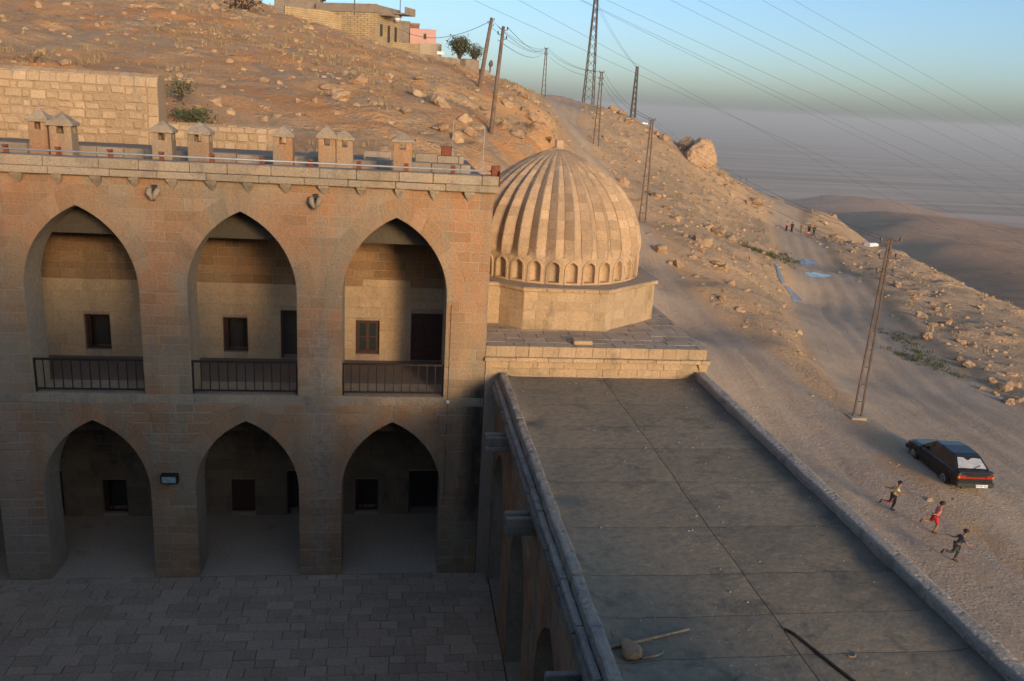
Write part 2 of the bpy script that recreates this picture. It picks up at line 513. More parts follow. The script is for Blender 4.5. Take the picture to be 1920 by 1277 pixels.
def road(name, L, lift, skip=None):
    """shares the hillside's grid; its rim dips below the soil, so its edge is a contour and not a row of steps"""
    def lim(x, y):
        d, la, ch = road_field(L, x, y)
        o = -(d + fbm(x, y, 0.35, 4, 0.6) * 2.6 + 0.2) * 0.09
        if skip is not None:
            d2 = road_field(skip, x, y)[0]
            o = np.minimum(o, (d2 + fbm(x, y, 0.35, 4, 0.6) * 2.6 + 0.2) * 0.09 + 0.03)
        return np.clip(o, -0.2, lift)
    def keep(V):
        return (lim(V[:, 0], V[:, 1]) > -0.01) & ~((V[:, 0] < 7.7) & (V[:, 1] < 9)) & (V[:, 1] > -32)
    o = grid_mesh(name, GX, GY, lambda x, y: height(x, y) + lim(x, y), M_ROAD, keep)
    co = np.empty(len(o.data.vertices) * 3); o.data.vertices.foreach_get('co', co); co = co.reshape(-1, 3)
    d, la, ch = road_field(L, co[:, 0], co[:, 1])
    at = o.data.attributes.new('rim', 'FLOAT', 'POINT')
    at.data.foreach_set('value', np.clip(-(d + fbm(co[:, 0], co[:, 1], 0.35, 4, 0.6) * 2.6 + 0.2) / 1.6, 0, 1).astype(np.float32))
    at = o.data.attributes.new('track', 'FLOAT_VECTOR', 'POINT')
    at.data.foreach_set('vector', np.stack([la, ch, la * 0], 1).astype(np.float32).ravel())
    return structure(o)
road('upper_road', UPPER, 0.03)
road('lower_road', LOWER, 0.045)

# ---- the valley, its hills and the plain
def make_valley_mat():
    m, nt, bs = new_mat('valley_ground')
    N = NT(nt)
    p = N.pos()
    c0 = N.mix(N.ramp(N.noise(p, 0.004, 6, 0.6), 0.4, 0.6), (0.62, 0.395, 0.25), (0.68, 0.45, 0.29))
    c0 = N.mix(N.math('MULTIPLY', N.ramp(N.noise(p, 0.03, 8, 0.7), 0.55, 0.65), 0.6), c0, (0.45, 0.325, 0.21))
    gul = N.ramp(N.noise(N.scaled(p, 1.0, 0.45, 1.0), 0.016, 7, 0.68, 0.8), 0.50, 0.60)
    c0 = N.mix(N.math('MULTIPLY', gul, 0.45), c0, (0.40, 0.27, 0.17))
    shr = N.n('ShaderNodeTexVoronoi', {'Vector': p, 'Scale': 0.09}).outputs['Distance']
    c0 = N.mix(N.math('MULTIPLY', N.ramp(shr, 0.22, 0.12), N.ramp(N.noise(p, 0.008, 4), 0.46, 0.6)), c0, (0.13, 0.12, 0.07))
    # fields on the plain: long strips
    z = N.n('ShaderNodeSeparateXYZ', {0: p}).outputs[2]
    f = N.noise(N.scaled(p, 0.00035, 0.0035, 0), 1.0, 5, 0.6, 0.4)
    fields = N.mix(N.ramp(f, 0.42, 0.58), (0.34, 0.25, 0.18), (0.58, 0.44, 0.32))
    c0 = N.mix(N.ramp(z, -300.0, -335.0), c0, fields)
    nt.links.new(c0, bs.inputs['Base Color'])
    bs.inputs['Roughness'].default_value = 1.0
    bs.inputs['Specular IOR Level'].default_value = 0.0
    nt.links.new(N.bump(N.noise(p, 0.06, 9, 0.75), 1.0, 8.0), bs.inputs['Normal'])
    return m
VC = []
for px, py, d in [(1640, 408, 900), (1760, 422, 800), (1920, 458, 700), (2100, 520, 600), (1800, 500, 450), (1900, 560, 300), (2050, 620, 260), (1720, 460, 520), (1620, 425, 640), (1590, 400, 1050),
                  (1550, 364, 1900), (1490, 380, 1850), (1440, 385, 2000), (1620, 368, 1850), (1720, 392, 1750), (1820, 416, 1700), (1930, 440, 1600), (1660, 400, 1350), (1500, 392, 1300)]:
    VC.append(tuple(at_depth(px, py, d)))
VC += [(60, 260, -60), (130, 150, -55), (140, 60, -45), (120, -40, -45), (200, -200, -90), (400, -300, -150), (-100, 400, -120), (200, 500, -130), (300, 1000, -230), (-400, 900, -250)]
for a in np.radians(np.arange(-30, 121, 15)):
    for rr in (3600, 5200):
        VC.append((rr * math.sin(a), rr * math.cos(a) - 20, -350.0))
VC += [(1500, 200, -330), (2400, 900, -345), (1200, 2900, -345), (500, 2600, -340), (1000, -600, -300), (2000, 2200, -345)]
_VX, _VS = _rbf(np.array(VC))
def valley_h(x, y):
    out = x * _VS[-3] + y * _VS[-2] + _VS[-1]
    for (a, b), wgt in zip(_VX, _VS[:-3]):
        out = out - wgt * np.sqrt((x - a) ** 2 + (y - b) ** 2 + 400)
    dist = np.hypot(x, y)
    rough = smooth(60, 700, dist) * (1 - smooth(2600, 4200, dist))
    out = out + (fbm(x, y, 0.006, 6, 0.55) * 18 + np.abs(fbm(x, y, 0.018, 4, 0.6)) * 5) * rough
    out = np.where(dist > 4800, -350 + fbm(x, y, 0.0006, 3) * 30 * smooth(4800, 9000, dist), out)
    z = np.maximum(out, -352)
    # stays below the near hillside's sheet
    near = (x < 149) & (y < 261) & (y > -45) & (x > -60)
    z = np.where(near, np.minimum(z, height(np.clip(x, -60, 149), np.clip(y, -45, 260), False) - 8), z)
    return z
M_VALLEY = make_valley_mat()
def radial(name, r0, r1, nr, a0, a1, na, zf, mat):
    rs = np.exp(np.linspace(math.log(r0), math.log(r1), nr))
    an = np.radians(np.linspace(a0, a1, na))
    R_, A_ = np.meshgrid(rs, an)
    x, y = (R_ * np.sin(A_)).ravel(), (R_ * np.cos(A_)).ravel() - 20
    V = np.stack([x, y, zf(x, y)], 1)
    Fc = [(i * nr + j, (i + 1) * nr + j, (i + 1) * nr + j + 1, i * nr + j + 1) for i in range(na - 1) for j in range(nr - 1)]
    return obj(name, V, Fc, mat, None, True)
structure(radial('plain', 70, 45000, 300, -35, 150, 340, valley_h, M_VALLEY))
# ------------------------------------------------------------------ masonry
class Frame:
    """a plane: origin, two axes in it and the outward normal"""
    def __init__(s, o, u, v, n):
        s.o, s.u, s.v, s.n = (np.array(a, float) for a in (o, u, v, n))
    def p(s, a, b, d=0.0):
        return tuple(s.o + s.u * a + s.v * b + s.n * d)
def piece_shape(fr, poly, t, joint=0.012, bev=0.012, back=-0.05):
    """a block over a polygon (u, v) of the plane; its face stands t proud"""
    P = np.array(poly, float)
    c = P.mean(0); sz = P.max(0) - P.min(0)
    if min(sz) < 0.03:
        return None
    k0 = np.maximum(1 - joint / sz, 0.5)
    k1 = np.maximum(1 - (joint + 2 * bev) / sz, 0.4)
    A = c + (P - c) * k0; B = c + (P - c) * k1
    n = len(P)
    V = [fr.p(a, b, back) for a, b in A] + [fr.p(a, b, t - bev) for a, b in A] + [fr.p(a, b, t) for a, b in B]
    Fc = [tuple(2 * n + i for i in range(n))]
    for i in range(n):
        j = (i + 1) % n
        Fc += [(i, j, n + j, n + i), (n + i, n + j, 2 * n + j, 2 * n + i)]
    area = float(sz[0] * sz[1])
    return V, Fc, area, fr.p(*c, t)
def emit(name, shapes, mat, parent, limit=300, rest=None):
    """the pieces that show largest become objects, the others one joined part"""
    sh = [s for s in shapes if s is not None]
    def score(s):
        x, y, d = project(s[3])
        inside = -60 < x < 1980 and -60 < y < 1340 and d > 0
        return (s[2] / max(d, 1) ** 2) * (1 if inside else 0.001)
    sh.sort(key=score, reverse=True)
    for V, Fc, *_ in sh[:limit]:
        obj(name, V, Fc, mat, parent)
    if len(sh) > limit:
        mb = MB()
        for V, Fc, *_ in sh[limit:]:
            mb.add(V, Fc)
        o = mb.build(rest or name + '_infill', mat, parent)
        o['kind'] = 'stuff'
class Arch:
    def __init__(s, c, hw, z0, spring, apex, t=0.42):
        s.c, s.hw, s.z0, s.zs, s.za, s.t = c, hw, z0, spring, apex, t
        h = apex - spring
        s.k = (h * h - hw * hw) / (2 * hw); s.R = hw + s.k
        s.zo = spring + math.sqrt((s.R + t) ** 2 - s.k ** 2)
    def w(s, z, off=0.0):
        """half width of the opening at height z"""
        if z < s.z0 - 1e-6: return 0.0
        if z <= s.zs: return s.hw
        q = (s.R + off) ** 2 - (z - s.zs) ** 2
        return max(0.0, math.sqrt(q) - s.k) if q > 0 else 0.0
    def block(s, z):
        """half width kept free of coursed blocks"""
        if z < s.z0 - 1e-6: return 0.0
        return s.hw if z < s.zs - 1e-6 else s.w(z, s.t)
    def voussoirs(s, fr, n=7, t=0.004, jit=0.003):
        out = []
        ti, to = math.acos(s.k / s.R), math.acos(s.k / (s.R + s.t))
        for sd in (-1, 1):
            cuts = [0.0]
            for i in range(1, n):
                cuts.append((i + rnd.uniform(-0.16, 0.16)) / n)
            cuts.append(1.0)
            for a, b in zip(cuts[:-1], cuts[1:]):
                poly = []
                for q in (a, (a + b) / 2, b):
                    poly.append((s.c + sd * (s.R * math.cos(q * ti) - s.k), s.zs + s.R * math.sin(q * ti)))
                for q in (b, (a + b) / 2, a):
                    poly.append((s.c + sd * ((s.R + s.t) * math.cos(q * to) - s.k), s.zs + (s.R + s.t) * math.sin(q * to)))
                out.append(piece_shape(fr, poly if sd > 0 else poly[::-1], t + rnd.uniform(-jit, jit), 0.010, 0.006))
        return out
def courses(fr, a0, a1, rows, arches, wmin=0.30, wmax=0.60, t=0.0, jit=0.004, joint=0.006, bev=0.005, rects=(), wav=0.0):
    """coursed blocks over a wall with arches and rectangular openings (a0, a1, b0, b1)"""
    out = []
    for z0, z1 in zip(rows[:-1], rows[1:]):
        zm = (z0 + z1) / 2
        obs = []
        for A in arches:
            if max(A.block(z0 + 1e-4), A.block(zm)) > 0.03:
                obs.append(([A.c - max(A.block(z), 0.0) for z in (z0 + 1e-4, zm, z1 - 1e-4)], [A.c + max(A.block(z), 0.0) for z in (z0 + 1e-4, zm, z1 - 1e-4)]))
        for (r0, r1, b0, b1) in rects:
            if z1 > b0 + 0.01 and z0 < b1 - 0.01:
                obs.append(([r0] * 3, [r1] * 3))
        obs.sort(key=lambda o: o[0][0])
        edges = [[a0] * 3]
        for l, r in obs:
            edges += [l, r]
        edges.append([a1] * 3)
        for L, R_ in zip(edges[::2], edges[1::2]):
            lo, hi = max(L), min(R_)
            if max(R_) - min(L) < 0.05 or hi - lo < 0.02:
                continue
            cuts = []
            x = lo + rnd.uniform(wmin, wmax) * 0.8
            while x < hi - wmin * 0.6:
                cuts.append(x)
                x += rnd.uniform(wmin, wmax)
            sides = [L] + [[c + rnd.uniform(-wav, wav) for _ in range(3)] for c in cuts] + [R_]
            for S0, S1 in zip(sides[:-1], sides[1:]):
                zz0, zz1 = z0 + rnd.uniform(-wav, wav), z1 + rnd.uniform(-wav, wav)
                poly = [(S0[0], zz0), (S1[0], zz0)]
                if max(S1) - min(S1) > 0.01: poly.append((S1[1], zm))
                poly += [(S1[2], zz1), (S0[2], zz1)]
                if max(S0) - min(S0) > 0.01: poly.append((S0[1], zm))
                if min(S1[0] - S0[0], S1[2] - S0[2]) < 0.02:
                    continue
                dt = rnd.uniform(-jit, jit)
                if wav == 0 and jit > 0.003 and rnd.random() < (0.16 if z1 < 4.7 else 0.05): dt -= rnd.uniform(0.002, 0.004)
                out.append(piece_shape(fr, poly, t + dt, joint, bev))
    return out
def split_rows(z0, z1, h, jit=0.03):
    n = max(1, round((z1 - z0) / h))
    r = [z0 + (z1 - z0) * i / n for i in range(n + 1)]
    return [r[0]] + [q + rnd.uniform(-jit, jit) for q in r[1:-1]] + [r[-1]]
def arch_wall(mb, fr, a0, a1, z0, z1, arches, thick, rects=()):
    """a wall with arched openings: front, back and the faces of the openings"""
    zs = {z0, z1}
    for A in arches:
        zs |= {A.z0, A.zs, A.za}
        for k in range(1, 13):
            zs.add(A.zs + (A.za - A.zs) * math.sin(k / 13 * math.pi / 2))
    for r in rects:
        zs |= {r[2], r[3]}
    zs = sorted(z for z in zs if z0 - 1e-6 <= z <= z1 + 1e-6)
    for b0, b1 in zip(zs[:-1], zs[1:]):
        if b1 - b0 < 1e-5: continue
        e0, e1 = 1e-6, -1e-6
        ob = []
        for A in arches:
            w0, w1 = A.w(b0 + e0), A.w(b1 + e1) if b1 <= A.za + 1e-6 else 0.0
            if w0 > 1e-4 and b0 < A.za - 1e-6:
                ob.append((A.c - w0, A.c - w1, A.c + w0, A.c + w1))
        for r0, r1, q0, q1 in rects:
            if b0 >= q0 - 1e-6 and b1 <= q1 + 1e-6:
                ob.append((r0, r0, r1, r1))
        ob.sort()
        L = (a0, a0)
        for l0, l1, r0, r1 in ob + [(a1, a1, None, None)]:
            for d, flip in ((0, False), (-thick, True)):
                q = [fr.p(L[0], b0, d), fr.p(l0, b0, d), fr.p(l1, b1, d), fr.p(L[1], b1, d)]
                mb.add(q, [(3, 2, 1, 0) if flip else (0, 1, 2, 3)])
            if r0 is not None:
                mb.add([fr.p(l0, b0, 0), fr.p(l0, b0, -thick), fr.p(l1, b1, -thick), fr.p(l1, b1, 0)], [(0, 1, 2, 3)])
                mb.add([fr.p(r0, b0, 0), fr.p(r0, b0, -thick), fr.p(r1, b1, -thick), fr.p(r1, b1, 0)], [(3, 2, 1, 0)])
                L = (r0, r1)
    for r0, r1, q0, q1 in rects:
        for q in (q0, q1):
            mb.add([fr.p(r0, q, 0), fr.p(r1, q, 0), fr.p(r1, q, -thick), fr.p(r0, q, -thick)], [(0, 1, 2, 3)])
    for A in arches:
        mb.add([fr.p(A.c - A.hw, A.z0, 0), fr.p(A.c + A.hw, A.z0, 0), fr.p(A.c + A.hw, A.z0, -thick), fr.p(A.c - A.hw, A.z0, -thick)], [(0, 1, 2, 3)])
    mb.add([fr.p(a0, z1, 0), fr.p(a1, z1, 0), fr.p(a1, z1, -thick), fr.p(a0, z1, -thick)], [(0, 1, 2, 3)])
    for a in (a0, a1):
        mb.add([fr.p(a, z0, 0), fr.p(a, z1, 0), fr.p(a, z1, -thick), fr.p(a, z0, -thick)], [(0, 1, 2, 3)])
    return mb

def facade_stain(N, p, c0):
    """the black run of soot and damp down the inner corner, and white lime runs on one pier"""
    s = N.n('ShaderNodeSeparateXYZ', {0: p})
    wob = N.math('MULTIPLY', N.math('SUBTRACT', N.noise(N.scaled(p, 2, 2, 0.8), 1.0, 6, 0.7), 0.5), 0.9)
    x = N.math('ADD', s.outputs[0], wob)
    d = N.math('ABSOLUTE', N.math('SUBTRACT', x, 2.12))
    k = N.math('MULTIPLY', N.ramp(d, 0.48, 0.04), N.math('MULTIPLY', N.ramp(s.outputs[2], 5.5, 5.0), N.ramp(s.outputs[2], 0.9, 1.9)))
    c0 = N.mix(N.math('MULTIPLY', k, 0.85), c0, (0.03, 0.028, 0.025))
    d = N.math('ABSOLUTE', N.math('ADD', x, 1.72))
    k = N.math('MULTIPLY', N.ramp(d, 0.42, 0.1), N.ramp(s.outputs[2], 7.2, 6.2))
    k = N.math('MULTIPLY', k, N.ramp(N.noise(p, 7.0, 6, 0.75), 0.42, 0.6))
    c0 = N.mix(N.math('MULTIPLY', k, 0.6), c0, (0.42, 0.38, 0.32))
    d = N.math('ABSOLUTE', N.math('ADD', x, 8.9))
    k = N.math('MULTIPLY', N.ramp(d, 0.7, 0.2), N.ramp(s.outputs[2], 7.4, 6.0))
    return N.mix(N.math('MULTIPLY', k, 0.45), c0, (0.36, 0.32, 0.27))
M_FACADE = stone('facade_limestone', (0.44, 0.24, 0.125), (0.42, 0.29, 0.168), (0.36, 0.285, 0.19), big=0.42, vary=0.13, streak=0.5, bump=0.9, extra=facade_stain, pit=0.25, cthr=(0.47, 0.60))
M_FACADE_LOW = M_FACADE
M_MORTAR = stone('lime_mortar', (0.46, 0.35, 0.25), (0.42, 0.34, 0.26), big=1.5, vary=0.0, streak=0.4, bump=0.5)
M_PLASTER = stone('reveal_plaster', (0.45, 0.365, 0.25), (0.43, 0.35, 0.25), (0.36, 0.30, 0.22), big=0.5, vary=0.05, streak=0.3, fine=10, bump=0.4, extra=facade_stain)
M_BACK = stone('gallery_limestone', (0.60, 0.475, 0.31), (0.57, 0.41, 0.25), (0.50, 0.40, 0.27), big=0.5, vary=0.07, streak=0.25, bump=0.4)
M_BACKTOP = stone('gallery_rubble', (0.36, 0.205, 0.10), (0.40, 0.27, 0.15), (0.27, 0.19, 0.12), big=0.7, vary=0.18, streak=0.4, bump=1.0, pit=0.3)
M_CORNICE = stone('cornice_limestone', (0.42, 0.355, 0.26), (0.44, 0.345, 0.23), (0.30, 0.26, 0.20), big=0.8, vary=0.12, streak=0.3, fine=24, bump=1.0, pit=0.4)
M_DOME = stone('dome_limestone', (0.52, 0.375, 0.23), (0.47, 0.34, 0.215), (0.36, 0.27, 0.18), big=0.7, vary=0.17, streak=0.25, bump=0.6, pit=0.2, cthr=(0.56, 0.72))
M_DRUM = stone('drum_limestone', (0.50, 0.365, 0.22), (0.44, 0.335, 0.21), (0.27, 0.22, 0.14), big=0.6, vary=0.12, streak=0.3, bump=0.7, pit=0.2)
M_RUBBLE = stone('rubble_stone', (0.52, 0.385, 0.235), (0.47, 0.335, 0.20), (0.42, 0.33, 0.23), big=0.6, vary=0.16, streak=0.2, bump=0.9, pit=0.3)
M_PAVE = stone('courtyard_paving', (0.54, 0.425, 0.30), (0.48, 0.38, 0.27), (0.33, 0.265, 0.19), big=0.5, vary=0.14, streak=0.0, fine=14, bump=0.5, cthr=(0.60, 0.72))
M_BED = stone('wall_bedding', (0.40, 0.29, 0.175), (0.36, 0.265, 0.165), big=1.0, vary=0.0, streak=0.0)
M_PAVE_GAP = plain('paving_joint', (0.11, 0.09, 0.07), 0.95)
M_FLOOR = stone('gallery_floor', (0.25, 0.205, 0.16), (0.21, 0.175, 0.14), big=0.5, vary=0.06, streak=0.0)
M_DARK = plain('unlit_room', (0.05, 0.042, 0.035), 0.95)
M_TERRACE = stone('terrace_paving', (0.44, 0.36, 0.265), (0.40, 0.33, 0.25), (0.33, 0.275, 0.21), big=0.7, vary=0.14, streak=0.0)
M_ROOFCON = stone('roof_screed', (0.25, 0.212, 0.145), (0.30, 0.245, 0.16), (0.175, 0.155, 0.11), big=0.6, vary=0.06, streak=0.0, fine=7, bump=0.9, cthr=(0.54, 0.68), pit=0.1,
                   extra=lambda N, p, c: N.mix(N.math('MULTIPLY', N.ramp(N.math('ADD', N.n('ShaderNodeSeparateXYZ', {0: p}).outputs[0], N.math('MULTIPLY', N.noise(p, 1.1, 6, 0.7), 1.6)), 7.75, 8.35), 0.62), N.mix(N.math('MULTIPLY', N.ramp(N.n('ShaderNodeTexVoronoi', {'Vector': p, 'Scale': 8.0}).outputs['Distance'], 0.13, 0.09), N.ramp(N.noise(p, 1.2, 4), 0.42, 0.6)), c, (0.42, 0.38, 0.32)), (0.075, 0.07, 0.058)))
M_CRUST = stone('weathered_coping', (0.42, 0.37, 0.30), (0.46, 0.39, 0.30), (0.28, 0.25, 0.205), big=0.9, vary=0.12, streak=0.2, fine=16, bump=1.0, pit=0.8)
M_GUTTER = stone('gutter_stone', (0.30, 0.265, 0.21), (0.26, 0.225, 0.175), (0.17, 0.15, 0.12), big=1.0, vary=0.14, streak=0.3, bump=0.9, pit=0.3)
M_WOOD = plain('brown_wood', (0.075, 0.032, 0.02), 0.55, vary=0.3, scale=14)
M_IRON = plain('dark_iron', (0.035, 0.026, 0.022), 0.6, 0.3, 0.4, 20)
M_RUST = plain('rusty_iron', (0.20, 0.06, 0.028), 0.85, 0.0, 0.4, 22)
M_ZINC = plain('galvanised_pipe', (0.40, 0.42, 0.44), 0.55, 0.4, 0.12, 12)
M_GLASS = plain('dusty_glass', (0.03, 0.045, 0.045), 0.15, 0.0, 0.2, 6, 0)
M_KERB = stone('roof_kerb', (0.36, 0.295, 0.215), (0.32, 0.265, 0.195), (0.25, 0.22, 0.175), big=1.0, vary=0.16, streak=0.1)
M_GREYSLAB = stone('roof_slab', (0.24, 0.205, 0.16), (0.21, 0.18, 0.145), big=1.0, vary=0.14, streak=0.1)

# ------------------------------------------------------------------ the north wing
BAY = 3.49
CX = [-10.47, -6.99, -3.49, 0.005]
X0, X1 = -12.4, 2.22
UP = [Arch(c, 1.225, 4.85, 7.35, 9.23, 0.43) for c in CX]
LO = [Arch(c, w_, 0.0, 2.35, 4.19, 0.42) for c, w_ in zip(CX, (1.25, 1.22, 1.23, 1.23))]
nw = thing('madrasa_wing', 'two-storey limestone madrasa wing with pointed arcades above the paved courtyard', 'building', (-5, 4, 0))
fr = Frame((0, 0, 0), (1, 0, 0), (0, 0, 1), (0, -1, 0))
mb = MB()
arch_wall(mb, Frame((0, 0.007, 0), (1, 0, 0), (0, 0, 1), (0, -1, 0)), X0, X1, 0, 9.95, LO + UP, 0.993)
wall = mb.build('facade', M_PLASTER, nw)
rows = split_rows(0, 4.62, 0.245) + split_rows(4.85, 9.95, 0.245)
sh = courses(fr, X0, X1, rows[:20], LO + UP, 0.26, 0.58, 0.008, 0.012, 0.018, 0.012) + courses(fr, X0, X1, rows[20:], LO + UP, 0.30, 0.62, 0.0, 0.0035, 0.010, 0.006)
sh = [s for s in sh if s]
# keep the ledge zone for the sill blocks
emit('stone_block', sh, M_FACADE, wall, 300, 'stone_block_infill')
vs = []
for A in UP + LO:
    vs += A.voussoirs(fr)
emit('voussoir', vs, M_FACADE, wall, 300)
# sill course between the storeys
sill = []
x = X0
while x < X1 - 0.05:
    x2 = min(x + rnd.uniform(0.5, 0.75), X1)
    sill.append(piece_shape(Frame((0, 0, 0), (1, 0, 0), (0, 0, 1), (0, -1, 0)), [(x, 4.62), (x2, 4.62), (x2, 4.85), (x, 4.85)], 0.008 + rnd.uniform(0, 0.01), 0.01, 0.008))
    x = x2
emit('sill_block', sill, M_CORNICE, wall)
# cornice, parapet and the corbels under them
for z0, z1, yf, wd in ((9.90, 10.06, -0.17, 1.05), (10.06, 10.28, -0.11, 0.95)):
    x = X0
    while x < X1 + 0.08:
        x2 = min(x + wd * rnd.uniform(0.8, 1.2), X1 + 0.10)
        if X1 + 0.10 - x2 < 0.3: x2 = X1 + 0.10
        m_ = MB(); m_.bbox(x + 0.004, x2 - 0.004, yf + rnd.uniform(-0.006, 0.006), 0.34, z0 + 0.003, z1 - 0.002 + rnd.uniform(-0.008, 0.004), 0.014)
        m_.build('cornice_block' if z0 < 10 else 'parapet_block', M_CORNICE, nw)
        x = x2
x = X0 + 0.2
while x < X1:
    h, wd = rnd.uniform(0.15, 0.19), rnd.uniform(0.10, 0.13)
    V = [(x - wd, 0.05, 9.90), (x + wd, 0.05, 9.90), (x + wd, -0.14, 9.90), (x - wd, -0.14, 9.90), (x - wd, -0.12, 9.845), (x + wd, -0.12, 9.845), (x - 0.02, 0.0, 9.90 - h * 1.35), (x + 0.02, 0.0, 9.90 - h * 1.35), (x + wd * 0.8, 0.05, 9.76), (x - wd * 0.8, 0.05, 9.76)]
    Fc = [(0, 1, 2, 3), (3, 2, 5, 4), (4, 5, 7, 6), (1, 8, 7, 5, 2), (0, 3, 4, 6, 9), (6, 7, 8, 9)]
    obj('corbel', V, Fc, M_CORNICE, nw)
    x += rnd.uniform(0.78, 0.86)
# carved rain spouts under the cornice
for sx_, sz_ in ((-5.30, 9.60), (-1.82, 9.55)):
    m_ = MB()
    m_.tube([(sx_ - 0.10, 0.02, sz_ + 0.06), (sx_ - 0.12, -0.12, sz_ + 0.06), (sx_ - 0.10, -0.26, sz_ - 0.02), (sx_ - 0.03, -0.24, sz_ - 0.16), (sx_, -0.08, sz_ - 0.22)], [0.07, 0.085, 0.08, 0.06, 0.03], 8)
    m_.tube([(sx_ + 0.10, 0.02, sz_ + 0.06), (sx_ + 0.12, -0.12, sz_ + 0.06), (sx_ + 0.10, -0.26, sz_ - 0.02), (sx_ + 0.03, -0.24, sz_ - 0.16), (sx_, -0.08, sz_ - 0.22)], [0.07, 0.085, 0.08, 0.06, 0.03], 8)
    m_.box(sx_ - 0.10, sx_ + 0.10, -0.10, 0.02, sz_ - 0.10, sz_ - 0.02)
    m_.v = [(sx_ + (a - sx_) * 0.78, b * 0.85, sz_ + (c - sz_) * 0.78) for a, b, c in m_.v]
    s_ = m_.build('rain_spout', M_CORNICE, nw, True)
    h_ = MB(); h_.box(sx_ - 0.06, sx_ + 0.06, -0.03, 0.01, sz_ + 0.02, sz_ + 0.15); h_.build('spout_hole', M_DARK, s_)

# galleries behind the arches
def opening(wall_, x0, x1, z0, z1, y, kind):
    """a window or a door in the gallery's back wall"""
    f = MB(); t = 0.055
    yy = y + (0.10 if kind != 'empty' else 0.22)
    f.box(x0, x0 + t, yy, yy + 0.07, z0, z1); f.box(x1 - t, x1, yy, yy + 0.07, z0, z1)
    f.box(x0 + t, x1 - t, yy, yy + 0.07, z1 - t, z1)
    if kind != 'door' and kind != 'doorway':
        f.box(x0 + t, x1 - t, yy, yy + 0.07, z0, z0 + t)
    nm = 'door' if kind in ('door', 'doorway') else 'window'
    root = f.build(nm, M_WOOD, wall_)
    if kind == 'sash':
        xm = (x0 + x1) / 2
        for a, b in ((x0 + t, xm), (xm, x1 - t)):
            s = MB(); q = 0.045; y1_ = yy - 0.012
            s.box(a, a + q, y1_, y1_ + 0.05, z0 + t, z1 - t); s.box(b - q, b, y1_, y1_ + 0.05, z0 + t, z1 - t)
            s.box(a + q, b - q, y1_, y1_ + 0.05, z1 - t - q, z1 - t); s.box(a + q, b - q, y1_, y1_ + 0.05, z0 + t, z0 + t + q)
            zm = z0 + (z1 - z0) * 0.5
            s.box(a + q, b - q, y1_, y1_ + 0.05, zm - 0.018, zm + 0.018)
            s.build('window_sash', M_WOOD, wall_)
            for p0, p1 in ((z0 + t + q, zm - 0.018), (zm + 0.018, z1 - t - q)):
                g = MB(); g.box(a + q, b - q, y1_ + 0.02, y1_ + 0.026, p0, p1); g.build('window_pane', M_GLASS, wall_)
    elif kind == 'open':
        s = MB(); s.box(x0 + 0.06, x0 + 0.10, yy + 0.07, yy + 0.36, z0 + t, z1 - t); s.build('window_shutter', M_WOOD, wall_)
        s = MB(); s.bar((x0 + 0.22, yy + 0.03, z0 + t), (x0 + 0.22, yy + 0.03, z1 - t), 0.03, 0.03); s.build('window_bar', M_IRON, wall_)
    elif kind == 'door':
        s = MB(); s.box(x0 + t, x1 - t, yy + 0.01, yy + 0.05, z0, z1 - t); lf = s.build('door_leaf', M_WOOD, wall_)
        w_, h_ = x1 - x0 - 2 * t, z1 - z0 - t
        for (u0, u1, v0, v1) in ((.08, .92, .80, .94), (.08, .92, .05, .2), (.08, .46, .25, .74), (.54, .92, .25, .74)):
            s = MB(); s.bbox(x0 + t + u0 * w_, x0 + t + u1 * w_, yy - 0.016, yy + 0.02, z0 + v0 * h_, z0 + v1 * h_, 0.012)
            s.build('door_panel', M_WOOD, wall_)
    elif kind == 'shutter':
        xm = (x0 + x1) / 2
        for a, b in ((x0 + t, xm - 0.004), (xm + 0.004, x1 - t)):
            s = MB(); s.box(a, b, yy + 0.01, yy + 0.045, z0 + t, z1 - t)
            zm = (z0 + z1) / 2
            s.box(a + 0.03, b - 0.03, yy - 0.004, yy + 0.01, z0 + t + 0.04, zm - 0.03); s.box(a + 0.03, b - 0.03, yy - 0.004, yy + 0.01, zm + 0.03, z1 - t - 0.04)
            s.build('window_shutter', M_WOOD, wall_)
    return root
def gallery(y, zf, zc, zcourse, holes, name):
    rects = [(h[0], h[1], h[2], h[3]) for h in holes]
    mbw = MB()
    F = Frame((0, y + 0.012, 0), (1, 0, 0), (0, 0, 1), (0, -1, 0))
    arch_wall(mbw, F, X0, X1 - 0.2, zf, zc, [], 0.45, rects)
    wl = mbw.build('gallery_wall', M_MORTAR, nw)
    F2 = Frame((0, y, 0), (1, 0, 0), (0, 0, 1), (0, -1, 0))
    low = courses(F2, X0, X1 - 0.2, split_rows(zf, zcourse, 0.30), [], 0.5, 0.95, 0.0, 0.0015, 0.005, 0.003, rects)
    top = courses(F2, X0, X1 - 0.2, split_rows(zcourse, zc, 0.22), [], 0.3, 0.6, 0.006, 0.007, 0.014, 0.01, rects)
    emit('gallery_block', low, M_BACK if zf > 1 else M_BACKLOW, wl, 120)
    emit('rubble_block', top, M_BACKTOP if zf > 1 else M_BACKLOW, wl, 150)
    for h in holes:
        opening(wl, *h[:4], y, h[4])
    # dark rooms behind
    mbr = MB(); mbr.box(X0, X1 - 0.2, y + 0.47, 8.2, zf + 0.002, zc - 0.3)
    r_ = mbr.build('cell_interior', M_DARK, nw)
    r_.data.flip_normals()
    return wl
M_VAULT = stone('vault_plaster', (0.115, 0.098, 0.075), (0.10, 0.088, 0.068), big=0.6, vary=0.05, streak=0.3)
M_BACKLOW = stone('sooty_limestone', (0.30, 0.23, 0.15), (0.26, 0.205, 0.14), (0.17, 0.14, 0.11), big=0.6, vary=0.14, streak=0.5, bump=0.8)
uh, lh = [], []
